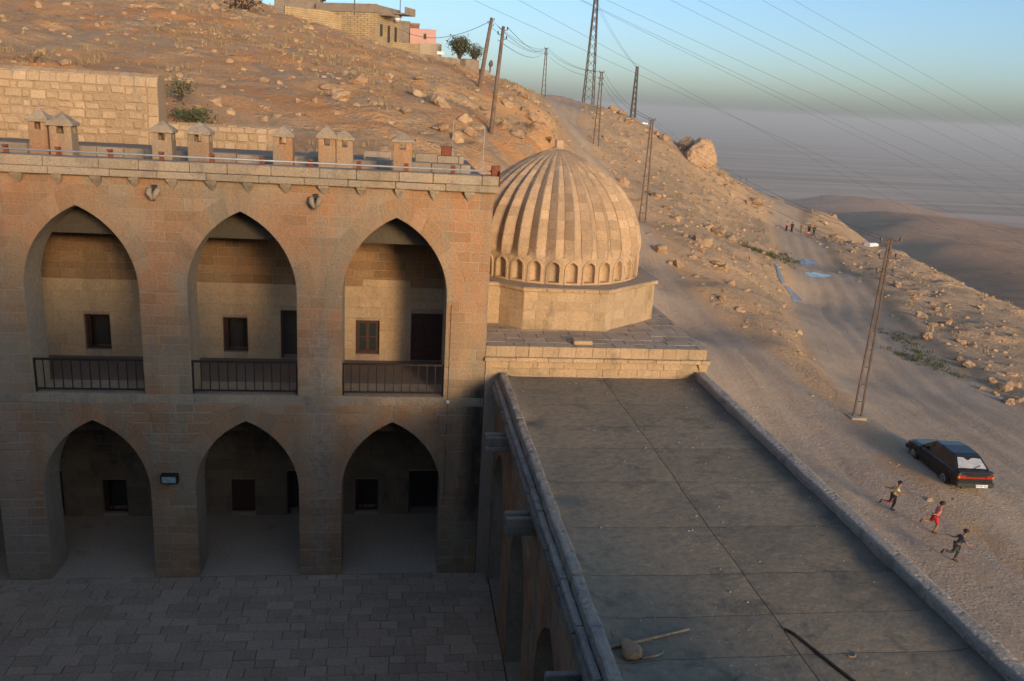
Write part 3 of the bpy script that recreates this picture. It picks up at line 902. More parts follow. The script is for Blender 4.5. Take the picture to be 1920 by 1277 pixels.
for i, c in enumerate(CX):
    d = c - CX[3]
    uh.append((-1.04 + d, -0.40 + d, 5.03, 5.99, 'sash' if i == 3 else 'open'))
    uh.append((0.46 + d, 1.32 + d, 4.86, 6.22, 'door' if i == 3 else 'doorway'))
    lh.append((-1.03 + d, -0.37 + d, 0.10, 1.13, ('shutter', 'open', 'shutter', 'open')[i]))
    lh.append((0.52 + d, 1.42 + d, 0.012, 1.39, 'doorway'))
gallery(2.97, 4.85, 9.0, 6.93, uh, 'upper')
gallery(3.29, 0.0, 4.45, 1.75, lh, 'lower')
m_ = MB(); m_.box(-0.87, 0.42, 2.955, 2.99, 6.94, 7.13); m_.build('lintel_panel', M_BACK, nw)
# floors and vaults of the galleries
m_ = MB(); m_.box(X0, X1 - 0.1, 1.0, 2.98, 4.45, 4.85); m_.build('gallery_floor', M_FLOOR, nw)
m_ = MB(); m_.box(X0, X1 - 0.1, 0.014, 3.3, -0.25, 0.004); m_.build('arcade_floor', M_PAVE, nw)
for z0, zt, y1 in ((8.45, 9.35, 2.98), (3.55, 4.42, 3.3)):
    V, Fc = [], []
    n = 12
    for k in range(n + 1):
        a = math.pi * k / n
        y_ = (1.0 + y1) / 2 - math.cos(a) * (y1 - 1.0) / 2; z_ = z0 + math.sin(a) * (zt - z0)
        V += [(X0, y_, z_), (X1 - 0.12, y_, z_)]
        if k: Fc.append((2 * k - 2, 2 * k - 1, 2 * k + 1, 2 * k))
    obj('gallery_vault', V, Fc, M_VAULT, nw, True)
for z0, z1 in ((0, 4.44), (4.86, 9.4)):
    m_ = MB(); m_.box(X1 - 0.22, X1 - 0.01, 0.99, 8.2, z0, z1); m_.build('end_wall', M_BACK, nw)
    m_ = MB(); m_.box(X0, X0 + 0.2, 0.99, 8.2, z0, z1); m_.build('end_wall', M_BACK, nw)
m_ = MB(); m_.box(X0, X1 - 0.01, 0.30, 8.4, 9.46, 10.02); m_.build('roof', M_GREYSLAB, nw)
m_ = MB(); m_.box(X0, X1 - 0.01, 8.2, 8.5, 0, 9.46); m_.build('rear_wall', M_BACK, nw)
# flank of the wing above the tomb's terrace
FE = Frame((X1 - 0.002, 0, 0), (0, 1, 0), (0, 0, 1), (1, 0, 0))
emit('flank_block', courses(FE, 0.0, 8.5, split_rows(5.4, 9.9, 0.26), [], 0.35, 0.65), M_FACADE, nw, 60)
# iron balustrades
for c in CX[1:]:
    root = MB()
    a, b = c - 1.222, c + 1.222
    root.bar((a, 0.12, 5.645), (b, 0.12, 5.645), 0.045, 0.045); root.bar((a, 0.12, 4.93), (b, 0.12, 4.93), 0.035, 0.035)
    root.bar((a + 0.02, 0.12, 4.853), (a + 0.02, 0.12, 5.62), 0.04, 0.04); root.bar((b - 0.02, 0.12, 4.853), (b - 0.02, 0.12, 5.62), 0.04, 0.04)
    r_ = root.build('balustrade', M_IRON, nw)
    for k in range(1, 12):
        x = a + (b - a) * k / 12
        m_ = MB(); m_.bar((x, 0.12, 4.945), (x, 0.12, 5.625), 0.022, 0.022); m_.build('baluster', M_IRON, r_)
# chimneys
def chimney(x0, x1, y0, z_hole, z_top, parent):
    wd = x1 - x0
    y1 = y0 + wd * 0.95
    m_ = MB(); zb = 10.0
    m_.bbox(x0, x1, y0, y1, zb, z_hole, 0.01)
    c_ = m_.build('chimney', M_FACADE, parent)
    pw = wd * 0.33
    for px_ in (x0 + 0.004, x1 - pw - 0.004):
        for py_ in (y0 + 0.004, y1 - pw - 0.004):
            m_ = MB(); m_.bbox(px_, px_ + pw, py_, py_ + pw, z_hole - 0.02, z_hole + 0.17, 0.008); m_.build('chimney_post', M_FACADE, c_)
    m_ = MB(); o_ = 0.05
    m_.bbox(x0 - o_, x1 + o_, y0 - o_, y1 + o_, z_hole + 0.168, z_hole + 0.235, 0.01)
    m_.build('chimney_slab', M_CORNICE, c_)
    zc_ = z_hole + 0.232
    V = [(x0 - o_, y0 - o_, zc_), (x1 + o_, y0 - o_, zc_), (x1 + o_, y1 + o_, zc_), (x0 - o_, y1 + o_, zc_), ((x0 + x1) / 2, (y0 + y1) / 2, z_top)]
    V[4] = (V[4][0] + rnd.uniform(-0.02, 0.02), V[4][1], V[4][2])
    obj('chimney_cap', V, [(0, 1, 4), (1, 2, 4), (2, 3, 4), (3, 0, 4), (3, 2, 1, 0)], M_CORNICE, c_)
for a, b, y_, zh, zt in ((-8.62, -8.20, 2.05, 10.70, 11.17), (-8.09, -7.60, 1.85, 10.64, 11.13), (-5.82, -5.36, 1.9, 10.60, 11.05), (-5.00, -4.50, 1.9, 10.60, 11.06), (-3.01, -2.54, 1.9, 10.64, 11.08),
                         (-1.93, -1.51, 1.9, 10.66, 11.14), (-1.50, -1.10, 1.95, 10.64, 11.06), (-0.11, 0.35, 1.9, 10.66, 11.08)):
    chimney(a, b, y_, zh, zt, nw)
# low walls and slabs on the roof behind the chimneys
for a, b, y0, y1, z1 in ((-12.3, 1.95, 3.4, 3.8, 10.25), (-2.4, -2.0, 4.2, 4.9, 10.3), (-0.9, -0.2, 4.2, 4.8, 10.22), (0.5, 1.9, 5.4, 5.7, 10.34), (-1.0, 0.4, 6.2, 6.5, 10.3)):
    x = a
    while x < b - 0.05:
        x2 = min(x + rnd.uniform(0.5, 0.9), b)
        m_ = MB(); m_.bbox(x + 0.005, x2 - 0.005, y0, y1, 10.0, z1 + rnd.uniform(-0.02, 0.02), 0.015); m_.build('roof_kerb_block', M_KERB, nw)
        x = x2
# pipe along the parapet with its brackets
pp = thing('parapet_pipe', 'thin grey metal pipe carried on rusty brackets along the parapet top', 'pipe', (-5, 0.1, 10.28))
m_ = MB(); m_.tube([(X0, 0.10, 10.375), (X1 - 0.05, 0.10, 10.375)], 0.022, 8); m_.build('pipe', M_ZINC, pp, True)
for k in range(14):
    x = X1 - 0.95 - k * 1.07
    m_ = MB(); m_.box(x - 0.05, x + 0.05, 0.125, 0.16, 10.26, 10.46); m_.box(x - 0.05, x + 0.05, 0.04, 0.125, 10.42, 10.46); m_.box(x - 0.05, x + 0.05, 0.03, 0.17, 10.26, 10.29)
    m_.build('bracket', M_RUST, pp)
m_ = MB(); m_.box(X1 - 0.06, X1 + 0.12, -0.02, 0.20, 10.272, 10.50); m_.box(X1 + 0.104, X1 + 0.125, -0.125, 0.0, 10.07, 10.40); m_.build('end_plate', M_RUST, pp)
t_ = thing('rust_box', 'small rusty metal box standing on the roof beside the kerb', 'box', (1.4, 5.6, 10.34))
m_ = MB(); m_.bbox(1.25, 1.55, 5.42, 5.66, 10.33, 10.56, 0.01); m_.build('box_body', M_RUST, t_)
m_ = MB(); m_.box(1.22, 1.58, 5.39, 5.69, 10.56, 10.59); m_.build('box_lid', M_RUST, t_)
for nm, x, y, z0, z1, lab in (('metal_rod', 1.62, 6.4, 10.0, 11.3, 'thin upright metal rod on the roof by the rusty box'), ('metal_rod', 2.05, 1.2, 10.0, 11.35, 'thin upright metal rod at the roof corner next to the dome')):
    m_ = MB(); m_.tube([(x, y, z0), (x + 0.01, y, z1)], 0.012, 6); m_.tube([(x, y, z0), (x, y, z0 + 0.03)], 0.05, 8)
    tag(m_.build(nm, M_ZINC), lab, 'rod')
# the floodlight on the pier and a small lamp by the corner
fl = thing('floodlight', 'black floodlight with glass front fixed to the lower arcade pier', 'floodlight', (-5.26, 0, 2.75))
m_ = MB(); m_.bbox(-5.47, -5.07, -0.26, -0.10, 2.66, 2.90, 0.02); m_.build('housing', M_IRON, fl)
m_ = MB(); m_.box(-5.43, -5.11, -0.268, -0.262, 2.70, 2.86); m_.build('lamp_glass', plain('floodlight_glass', (0.30, 0.42, 0.44), 0.12, 0.0, 0.3, 12, 0), fl)
m_ = MB(); m_.box(-5.43, -5.11, -0.29, -0.25, 2.87, 2.905); m_.build('visor', M_IRON, fl)
m_ = MB(); m_.box(-5.30, -5.24, -0.11, 0.01, 2.62, 2.70); m_.box(-5.33, -5.21, -0.02, 0.005, 2.58, 2.74); m_.build('mounting', M_IRON, fl)
wl_ = thing('wall_lamp', 'tiny white lamp fixed to the facade beside the last balcony', 'lamp', (1.32, 0, 4.75))
m_ = MB(); m_.bbox(1.29, 1.38, -0.10, -0.01, 4.72, 4.80, 0.02); m_.build('lamp_body', plain('white_paint', (0.7, 0.7, 0.68), 0.4), wl_)
m_ = MB(); m_.tube([(1.335, -0.012, 4.72), (1.335, -0.012, 2.0)], 0.006, 5); m_.tube([(1.335, -0.012, 4.80), (1.345, -0.012, 7.2)], 0.006, 5); m_.build('cable', M_IRON, wl_)

# ------------------------------------------------------------------ rubble walls behind the roof
def rubble_wall(name, label, x0, x1, y, z0, z1, thick, rnd_top, seed):
    global rnd
    keep = rnd; rnd = random.Random(seed)
    t = thing(name, label, 'wall', ((x0 + x1) / 2, y, z0))
    n = 10
    prof = [(y + 0.03, z0)]
    for k in range(n + 1):
        a = math.pi / 2 * k / n
        prof.append((y + 0.03 + rnd_top * (1 - math.cos(a)), z1 - 0.03 - rnd_top + rnd_top * math.sin(a)))
    prof += [(y + thick - rnd_top * 0.7, z1 - 0.03)] + [(y + thick - rnd_top * 0.7 * (1 - math.sin(math.pi / 2 * k / 6)), z1 - 0.03 - rnd_top * 0.9 * (1 - math.cos(math.pi / 2 * k / 6))) for k in range(1, 7)] + [(y + thick, z0)]
    V = [(x0, a, b) for a, b in prof] + [(x1, a, b) for a, b in prof]
    m = len(prof)
    Fc = [(i, i + 1, m + i + 1, m + i) for i in range(m - 1)] + [tuple(range(m)), tuple(range(2 * m - 1, m - 1, -1))]
    core = obj('wall_core', V, Fc, M_BED, t)
    F = Frame((0, y, 0), (1, 0, 0), (0, 0, 1), (0, -1, 0))
    rows = split_rows(z0, z1 - rnd_top, 0.27, 0.03)
    sh = courses(F, x0, x1 - 0.32, rows, [], 0.18, 0.50, 0.0, 0.02, 0.036, 0.034, wav=0.03)
    sh += courses(F, x1 - 0.32, x1, split_rows(z0, z1 - rnd_top, 0.5, 0.05), [], 0.5, 0.6, 0.0, 0.006, 0.014, 0.02)
    # rounded top courses
    def bend(s):
        if s is None: return None
        V = []
        for (a, b, c) in s[0]:
            over = c - (z1 - rnd_top)
            if over > 0:
                q = over / rnd_top
                d = (y - b)
                V.append((a, y + rnd_top * (1 - math.cos(q)) - d * math.cos(q), z1 - rnd_top + (rnd_top + d) * math.sin(q)))
            else: V.append((a, b, c))
        return (V,) + s[1:]
    L = rnd_top * math.pi / 2
    sh += [bend(s) for s in courses(F, x0, x1, [z1 - rnd_top + L * k / 2 for k in range(3)], [], 0.3, 0.5, 0.0, 0.012, 0.02, 0.015)]
    emit('wall_stone', sh, M_RUBBLE, core, 300)
    rnd = keep
    return t
rubble_wall('rubble_wall', 'tall rubble stone wall with rounded coping behind the pair of chimneys', -14.5, -7.45, 9.0, 9.4, 12.14, 1.0, 0.42, 11)
rubble_wall('rubble_wall', 'low rubble stone wall with rounded coping behind the roof kerb', -7.25, -3.35, 9.05, 9.3, 10.72, 0.7, 0.25, 12)
# ------------------------------------------------------------------ the domed tomb on its terrace
tomb = thing('domed_tomb', 'octagonal tomb with a fluted pointed stone dome on a low terrace', 'tomb', (4.5, 4.45, 6.2))
m_ = MB(); m_.box(2.235, 7.82, 0.015, 8.55, -3.0, 6.185); tcore = m_.build('terrace', M_MORTAR, tomb)
FT = Frame((0, 0, 0), (1, 0, 0), (0, 0, 1), (0, -1, 0))
sh = courses(FT, 2.235, 7.84, [5.45, 5.64, 5.83], [], 0.4, 0.85)
sh += [s for s in courses(FT, 2.225, 7.84, [5.935, 6.205], [], 0.28, 0.5, 0.01, 0.008)]
emit('terrace_block', sh, M_DRUM, tcore)
x = 2.2
while x < 7.9:
    x2 = min(x + rnd.uniform(0.5, 0.8), 7.93)
    m_ = MB(); m_.bbox(x + 0.003, x2 - 0.003, -0.10, 0.05, 5.832, 5.932 + rnd.uniform(-0.006, 0.003), 0.012); m_.build('ledge_block', M_DRUM, tcore)
    x = x2
FX = Frame((7.835, 0, 0), (0, 1, 0), (0, 0, 1), (1, 0, 0))
emit('terrace_side_block', courses(FX, 0.0, 8.5, split_rows(3.0, 6.2, 0.27), [], 0.4, 0.8), M_DRUM, tcore, 60)
m_ = MB()
V = [(7.62, -0.08, 5.83), (7.9, -0.08, 5.83), (7.9, 0.05, 5.83), (7.62, 0.05, 5.83), (7.72, 0.0, 5.58), (7.86, 0.0, 5.58)]
obj('corbel', V, [(0, 1, 2, 3), (0, 1, 5, 4), (1, 2, 5), (0, 3, 4)], M_DRUM, tcore)
# paving of the terrace
sh = []
FTop = Frame((0, 0, 6.2), (1, 0, 0), (0, 1, 0), (0, 0, 1))
yy = 0.0
DR = [(2.24, 2.25), (2.77, 2.20), (3.34, 1.65), (5.55, 1.60), (7.27, 3.10), (7.27, 5.65), (5.55, 7.30), (3.34, 7.30), (2.24, 6.30)]
def in_poly(x, y, P):
    c = False
    for (a, b), (d, e) in zip(P, P[1:] + P[:1]):
        if (b > y) != (e > y) and x < (d - a) * (y - b) / (e - b) + a: c = not c
    return c
while yy < 8.4:
    y2 = yy + rnd.uniform(0.36, 0.46); x = 2.24
    while x < 7.8:
        x2 = min(x + rnd.uniform(0.35, 0.7), 7.82)
        if not all(in_poly(a, b, DR) for a in (x, x2) for b in (yy, y2)):
            sh.append(piece_shape(FTop, [(x, yy), (x2, yy), (x2, y2), (x, y2)], 0.002 + rnd.uniform(-0.005, 0.005), 0.010, 0.006))
        x = x2
    yy = y2
emit('terrace_slab', sh, M_TERRACE, tcore, 200)
# drum
n = len(DR)
V = [(a, b, 6.19) for a, b in DR] + [(a, b, 7.31) for a, b in DR]
cx_, cy_ = 4.5, 4.45
V = [(cx_ + (a - cx_) * 0.997, cy_ + (b - cy_) * 0.997, c) for a, b, c in V]
drum = obj('drum', V, [(i, (i + 1) % n, n + (i + 1) % n, n + i) for i in range(n)] + [tuple(range(n, 2 * n))], M_MORTAR, tomb)
sh, cn = [], []
drows = split_rows(6.2, 7.23, 0.26, 0.01)
for (a, b), (c, d) in zip(DR, DR[1:] + DR[:1]):
    e = np.array([c - a, d - b, 0.0]); L = np.linalg.norm(e); e /= L
    nn = np.array([e[1], -e[0], 0.0])
    F = Frame((a, b, 0), e, (0, 0, 1), nn)
    sh += courses(F, 0, L, drows, [], 0.3, 0.7, 0.0, 0.004)
    q = 0.0
    o_ = 0.05
    while q < L + 0.0:
        q2 = min(q + rnd.uniform(0.35, 0.6), L)
        if L - q2 < 0.15: q2 = L
        e0, e1 = (0.045 if q == 0 else 0), (0.045 if q2 == L else 0)
        s = piece_shape(F, [(q - e0, 7.232), (q2 + e1, 7.232), (q2 + e1, 7.325), (q - e0, 7.325)], 0.085 + rnd.uniform(-0.008, 0.008), 0.006, 0.015, -0.25)
        # a lid on the cornice piece
        Vv, Ff = s[0], list(s[1])
        cn.append(s)
        q = q2
emit('drum_block', sh, M_DRUM, drum)
emit('drum_cornice_block', cn, M_DRUM, drum)
V = [(cx_ + (a - cx_) * 1.03, cy_ + (b - cy_) * 1.03, 7.3285) for a, b in DR] + [(cx_ + (a - cx_) * 1.03, cy_ + (b - cy_) * 1.03, 7.345) for a, b in DR]
obj('drum_top', V, [tuple(range(n, 2 * n))] + [(i, (i + 1) % n, n + (i + 1) % n, n + i) for i in range(n)], M_TERRACE, drum)
# dome
NS = 32
DX, DY = 4.5, 4.45
PROF = np.array([(2.50, 7.32), (2.52, 7.7), (2.525, 8.02), (2.50, 8.3), (2.41, 8.75), (2.20, 9.25), (1.86, 9.72), (1.43, 10.1), (0.97, 10.41), (0.52, 10.63), (0.10, 10.78)])
_t = np.concatenate([[0], np.cumsum(np.hypot(np.diff(PROF[:, 0]), np.diff(PROF[:, 1])))])
def prof(s):
    # smooth the polyline a little
    w_ = np.linspace(-0.18, 0.18, 7)
    q = np.clip(s + w_, 0, _t[-1])
    return float(np.interp(q, _t, PROF[:, 0]).mean()), float(np.interp(q, _t, PROF[:, 1]).mean())
RIB = 0.5
def dome_pt(th, s, d=0.0):
    """th in sector units: the shell is pleated, a ridge at .75 over each niche, a valley at .25"""
    r, z = prof(s)
    f = (th - 0.75) % 1.0
    k = min(f, 1 - f) * 2                      # 0 on the ridge, 1 in the valley
    off = 0.095 - 0.19 * k
    fade = min(1.0, max(0.0, (s - 0.62) / 0.35)) * (0.35 + 0.65 * min(1.0, (_t[-1] - s) / 1.4))
    r2 = r + off * r / 2.5 * fade - 0.03 * fade + d
    a = 2 * math.pi * (th - 0.75) / NS - math.pi / 2 + 0.05
    return (DX + r2 * math.cos(a), DY + r2 * math.sin(a), z)
S0 = 0.70
V, Fc = [], []
NT_ = NS * 8; NSS = 40
for j in range(NSS + 1):
    s = S0 - 0.02 + (_t[-1] - S0 + 0.02) * j / NSS
    for i in range(NT_):
        V.append(dome_pt(i / 8, s, -0.020))
for j in range(NSS):
    for i in range(NT_):
        Fc.append((j * NT_ + i, j * NT_ + (i + 1) % NT_, (j + 1) * NT_ + (i + 1) % NT_, (j + 1) * NT_ + i))
shell = obj('dome', V, Fc, M_MORTAR, tomb, True)
stones = []
nco = 15
sc_ = [S0 + (_t[-1] - 0.02 - S0) * k / nco for k in range(nco + 1)]
for k in range(nco):
    for i in range(NS):
        for a, b, nn in ((0.25, 0.75, 2), (0.75, 1.25, 2)):
            j1 = sc_[k] + 0.008; j2 = sc_[k + 1] - 0.008
            sh_ = rnd.uniform(-0.05, 0.05) if 0 < k < nco - 1 else 0
            r = prof((j1 + j2) / 2)[0]
            g = 0.009 / max(0.02, 2 * math.pi * r / NS)
            t_ = rnd.uniform(-0.006, 0.004)
            vv, ff = [], []
            for s_ in (j1, (j1 + j2) / 2, j2):
                for q in range(nn + 1):
                    vv.append(dome_pt(i + a + g + (b - a - 2 * g) * q / nn, s_, t_))
            w_ = nn + 1
            for u in range(2):
                for q in range(nn):
                    ff.append((u * w_ + q, u * w_ + q + 1, (u + 1) * w_ + q + 1, (u + 1) * w_ + q))
            # sides that go back into the joint
            ring = [q for q in range(w_)] + [w_ + nn, 2 * w_ + nn] + [2 * w_ + q for q in range(nn - 1, -1, -1)] + [w_]
            base = len(vv)
            c_ = Vector((DX, DY, 8.0))
            for q in ring:
                p_ = Vector(vv[q]); d_ = Vector((DX - p_.x, DY - p_.y, 0))
                vv.append(tuple(p_ + d_.normalized() * 0.04 + Vector((0, 0, -0.01))))
            for q in range(len(ring)):
                q2 = (q + 1) % len(ring)
                ff.append((ring[q2], ring[q], base + q, base + q2))
            ctr = dome_pt(i + (a + b) / 2, (j1 + j2) / 2)
            face = (ctr[0] - DX) * (0 - DX) + (ctr[1] - DY) * (-20 - DY)
            stones.append((vv, ff, (j2 - j1) * r * (b - a) * (1 if face > 0 else 0.0001), ctr))
emit('dome_stone', stones, M_DOME, shell, 300)
# ring of niches
def niche_pt(i, u, z):
    """u across one bay in -0.5 .. 0.5, z up to 0.74"""
    wb = 2 * math.pi * 2.52 / NS
    x = u * wb
    hw, zb, zs, za = 0.15, 0.09, 0.43, 0.62
    k = ((za - zs) ** 2 - hw ** 2) / (2 * hw); R_ = hw + k
    def inside(e):
        if z < zb - e: return -1
        w__ = hw + e if z <= zs else math.sqrt(max(0, (R_ + e) ** 2 - (z - zs) ** 2)) - k
        return w__ - abs(x)
    d = 0.0
    e_in = inside(0.0)
    if e_in > 0:
        top = 1.0 if z <= zs else max(0.15, math.sqrt(max(0, 1 - ((z - zs) / (za - zs)) ** 2)))
        d = -0.15 * math.sqrt(max(0.0, 1 - (x / hw) ** 2)) * top - 0.02
    elif inside(0.055) > 0:
        d = 0.028
    r = 2.50 + d
    a = 2 * math.pi * (i + u) / NS - math.pi / 2 + 0.05
    return (DX + r * math.cos(a), DY + r * math.sin(a), 7.32 + z)
GU = sorted(set([-0.5, 0.5] + [k / 26 - 0.5 for k in range(27)] + [sg * (0.15 + e) / (2 * math.pi * 2.52 / NS) for sg in (-1, 1) for e in (-0.004, 0.004, 0.052, 0.058)]))
GZ = sorted(set([0, 0.094, 0.106, 0.04, 0.05] + [0.74 * k / 26 for k in range(27)]))
for i in range(NS):
    V = [niche_pt(i, u, z) for z in GZ for u in GU]
    w_ = len(GU)
    Fc = [(j * w_ + q, j * w_ + q + 1, (j + 1) * w_ + q + 1, (j + 1) * w_ + q) for j in range(len(GZ) - 1) for q in range(w_ - 1)]
    obj('niche', V, Fc, M_DOME, tomb)
m_ = MB(); m_.bbox(DX - 0.10, DX + 0.10, DY - 0.10, DY + 0.10, 10.74, 10.99, 0.02); m_.build('finial', M_DOME, tomb)
m_ = MB(); m_.tube([(DX, DY, 10.70), (DX, DY, 10.78)], [0.22, 0.16], 14); m_.build('finial_base', M_DOME, tomb)
m_ = MB(); m_.bbox(4.44, 4.92, 0.20, 0.62, 6.205, 6.31, 0.02)
tag(m_.build('stone_slab', M_DRUM), 'flat loose stone slab lying on the terrace in front of the drum', 'slab')

# ------------------------------------------------------------------ the east wing and its flat roof
ew = thing('east_wing', 'single-storey wing with flat cracked screed roof between courtyard and road', 'building', (5, -10, 0))
EA = [Arch(c, 1.05, 0.0, 2.35, 3.92, 0.38) for c in (1.35, 4.8, 8.3, 11.8, 15.3)]
FW = Frame((2.562, 0, 0), (0, -1, 0), (0, 0, 1), (-1, 0, 0))
m_ = MB(); arch_wall(m_, FW, 0.0, 19.4, 0, 5.1, EA, 0.8); ewall = m_.build('courtyard_wall', M_PLASTER, ew)
FW2 = Frame((2.55, 0, 0), (0, -1, 0), (0, 0, 1), (-1, 0, 0))
sh = courses(FW2, 0.0, 19.4, split_rows(0, 5.1, 0.27), EA)
emit('wall_block', sh, M_FACADE, ewall, 120)
vs = []
for A in EA: vs += A.voussoirs(FW2)
emit('voussoir', vs, M_FACADE, ewall, 60)
m_ = MB(); m_.box(4.6, 7.8, -19.4, -0.02, -3.5, 5.30); m_.box(3.36, 4.6, -19.4, -0.02, 4.6, 5.30); m_.box(2.60, 3.37, -19.4, -0.02, 5.105, 5.30); m_.build('roof_core', M_MORTAR, ew)
for c in (3.08, 6.55, 10.05, 13.55, 17.0):
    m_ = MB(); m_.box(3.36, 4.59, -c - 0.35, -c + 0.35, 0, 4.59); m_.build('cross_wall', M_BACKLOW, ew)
m_ = MB(); m_.box(2.6, 4.6, -19.4, -0.02, -0.3, -0.004); m_.build('arcade_floor', M_PAVE, ew)
# roof screed: panels with open joints, dished towards the outlets
OUT = (-2.9, -6.55, -10.95)
def roof_z(x, y):
    z = 5.43 + 0.012 * fbm(np.array([x]), np.array([y]), 0.7, 3)[0] * 2
    z += 0.05 * math.exp(-((x - 2.7) / 0.16) ** 2) + 0.05 * math.exp(-((x - 7.6) / 0.2) ** 2)
    for oy in OUT:
        z -= 0.075 * math.exp(-((x - 2.85) / 0.30) ** 2 - ((y - oy) / 0.30) ** 2)
    for oy in (-2.4, -8.9):
        z -= 0.06 * math.exp(-((x - 7.35) / 0.28) ** 2 - ((y - oy) / 0.35) ** 2)
    return z
YC = [-0.012, -1.95, -3.3, -4.5, -6.05, -7.75, -9.2, -10.25, -11.15, -12.4, -14, -16, -18, -19.4]
JW = {}
def jx(y): return 5.2 + 0.012 * math.sin(y * 1.1) + 0.008 * math.sin(y * 4.1)
def jy(k, x): return YC[k] + (0.010 * math.sin(x * 1.1 + k) + 0.006 * math.sin(x * 7 + k * 2) if 0 < k < len(YC) - 1 else 0)
for k in range(len(YC) - 1):
    for side in (0, 1):
        xa, xb = (2.74, None) if side == 0 else (None, 7.60)
        nx_, ny_ = 22, max(6, int((YC[k] - YC[k + 1]) / 0.13))
        V, Fc = [], []
        for j in range(ny_ + 1):
            for i in range(nx_ + 1):
                fy, fx = j / ny_, i / nx_
                ymid = YC[k] + (YC[k + 1] - YC[k]) * fy
                l = 2.74 if side == 0 else jx(ymid) + 0.006
                r = jx(ymid) - 0.006 if side == 0 else 7.60
                x = l + (r - l) * fx
                ya = jy(k, x) - (0.004 if k else 0); yb = jy(k + 1, x) + 0.004
                y = ya + (yb - ya) * fy
                edge = min(fx * (r - l), (1 - fx) * (r - l), fy * abs(ya - yb), (1 - fy) * abs(ya - yb))
                V.append((x, y, roof_z(x, y) - 0.005 * math.exp(-edge / 0.02)))
        w_ = nx_ + 1
        for j in range(ny_):
            for i in range(nx_):
                Fc.append((j * w_ + i, (j + 1) * w_ + i, (j + 1) * w_ + i + 1, j * w_ + i + 1))
        obj('roof_panel', V, Fc, M_ROOFCON, ew, True)
m_ = MB(); m_.box(2.70, 7.62, -19.4, -0.02, 5.302, 5.312); m_.build('roof_bed', M_PAVE_GAP, ew)
# coping along the courtyard, with the gutter ledge below it
def lumpy(x0, x1, y0, y1, z0, z1, amp, seed, nx_=4, ny_=12, nz_=3):
    """a weathered block: a box whose faces are dented"""
    V, Fc, idx = [], [], {}
    def g(i, j, k):
        if (i, j, k) not in idx:
            x = x0 + (x1 - x0) * i / nx_; y = y0 + (y1 - y0) * j / ny_; z = z0 + (z1 - z0) * k / nz_
            nv = noise.noise_vector(Vector((x * 3.1 + seed, y * 3.1, z * 3.1)))
            n2 = noise.noise_vector(Vector((x * 9 + seed, y * 9, z * 9)))
            e = (1 if i in (0, nx_) else 0) + (1 if j in (0, ny_) else 0) + (1 if k in (0, nz_) else 0)
            c = Vector(((x0 + x1) / 2, (y0 + y1) / 2, (z0 + z1) / 2))
            p = Vector((x, y, z)) + nv * amp + n2 * amp * 0.45
            if e >= 2:
                p += Vector((np.sign(c.x - x) * (i in (0, nx_)), np.sign(c.y - y) * (j in (0, ny_)), np.sign(c.z - z) * (k in (0, nz_)))) * amp * 0.8
            if k == 0: p.z = z0
            idx[(i, j, k)] = len(V); V.append(tuple(p))
        return idx[(i, j, k)]
    for i in range(nx_):
        for j in range(ny_):
            Fc.append((g(i, j, nz_), g(i + 1, j, nz_), g(i + 1, j + 1, nz_), g(i, j + 1, nz_)))
    for i in range(nx_):
        for k in range(nz_):
            Fc.append((g(i, 0, k), g(i + 1, 0, k), g(i + 1, 0, k + 1), g(i, 0, k + 1)))
            Fc.append((g(i + 1, ny_, k), g(i, ny_, k), g(i, ny_, k + 1), g(i + 1, ny_, k + 1)))
    for j in range(ny_):
        for k in range(nz_):
            Fc.append((g(0, j + 1, k), g(0, j, k), g(0, j, k + 1), g(0, j + 1, k + 1)))
            Fc.append((g(nx_, j, k), g(nx_, j + 1, k), g(nx_, j + 1, k + 1), g(nx_, j, k + 1)))
    return V, Fc
k = 0
for ya, yb in ((-0.02, -3.1), (-3.1, -9.25), (-9.28, -19.4)):
    V, Fc = lumpy(2.575, 2.77, yb, ya, 5.25, 5.55 - 0.02 * k, 0.017, 3.7, 4, int((ya - yb) * 12), 3)
    obj('coping_block', V, Fc, M_CRUST, ew); k += 1
y = -0.05
while y > -19.3:
    y2 = max(y - rnd.uniform(0.7, 1.2), -19.4)
    V, Fc = lumpy(2.40, 2.565, y2 + 0.008, y - 0.008, 5.11, 5.25 + rnd.uniform(-0.015, 0.01), 0.010, k * 3.7, 3, 8, 2)
    obj('gutter_block', V, Fc, M_GUTTER, ew)
    V, Fc = lumpy(2.455, 2.565, y2 + 0.008, y - 0.008, 5.26, 5.36 + rnd.uniform(-0.015, 0.01), 0.008, k * 2.7, 3, 8, 2)
    obj('gutter_block', V, Fc, M_CRUST, ew); y = y2; k += 1
V, Fc = lumpy(7.56, 7.84, -19.4, -0.02, 5.30, 5.63, 0.014, 1.9, 5, 170, 4)
obj('parapet', V, Fc, M_CRUST, ew, True)
for oy in OUT:
    m_ = MB()
    m_.bbox(1.98, 2.60, oy - 0.16, oy - 0.06, 4.84, 5.05, 0.015); m_.bbox(1.98, 2.60, oy + 0.06, oy + 0.16, 4.84, 5.05, 0.015); m_.bbox(1.98, 2.60, oy - 0.17, oy + 0.17, 4.72, 4.84, 0.015)
    m_.build('water_spout', M_GUTTER, ew)
# outer wall towards the road
FO = Frame((7.815, 0, 0), (0, -1, 0), (0, 0, 1), (1, 0, 0))
emit('outer_wall_block', courses(FO, 0, 19.4, split_rows(-3.0, 5.3, 0.3), [], 0.4, 0.8), M_FACADE, ew, 40)

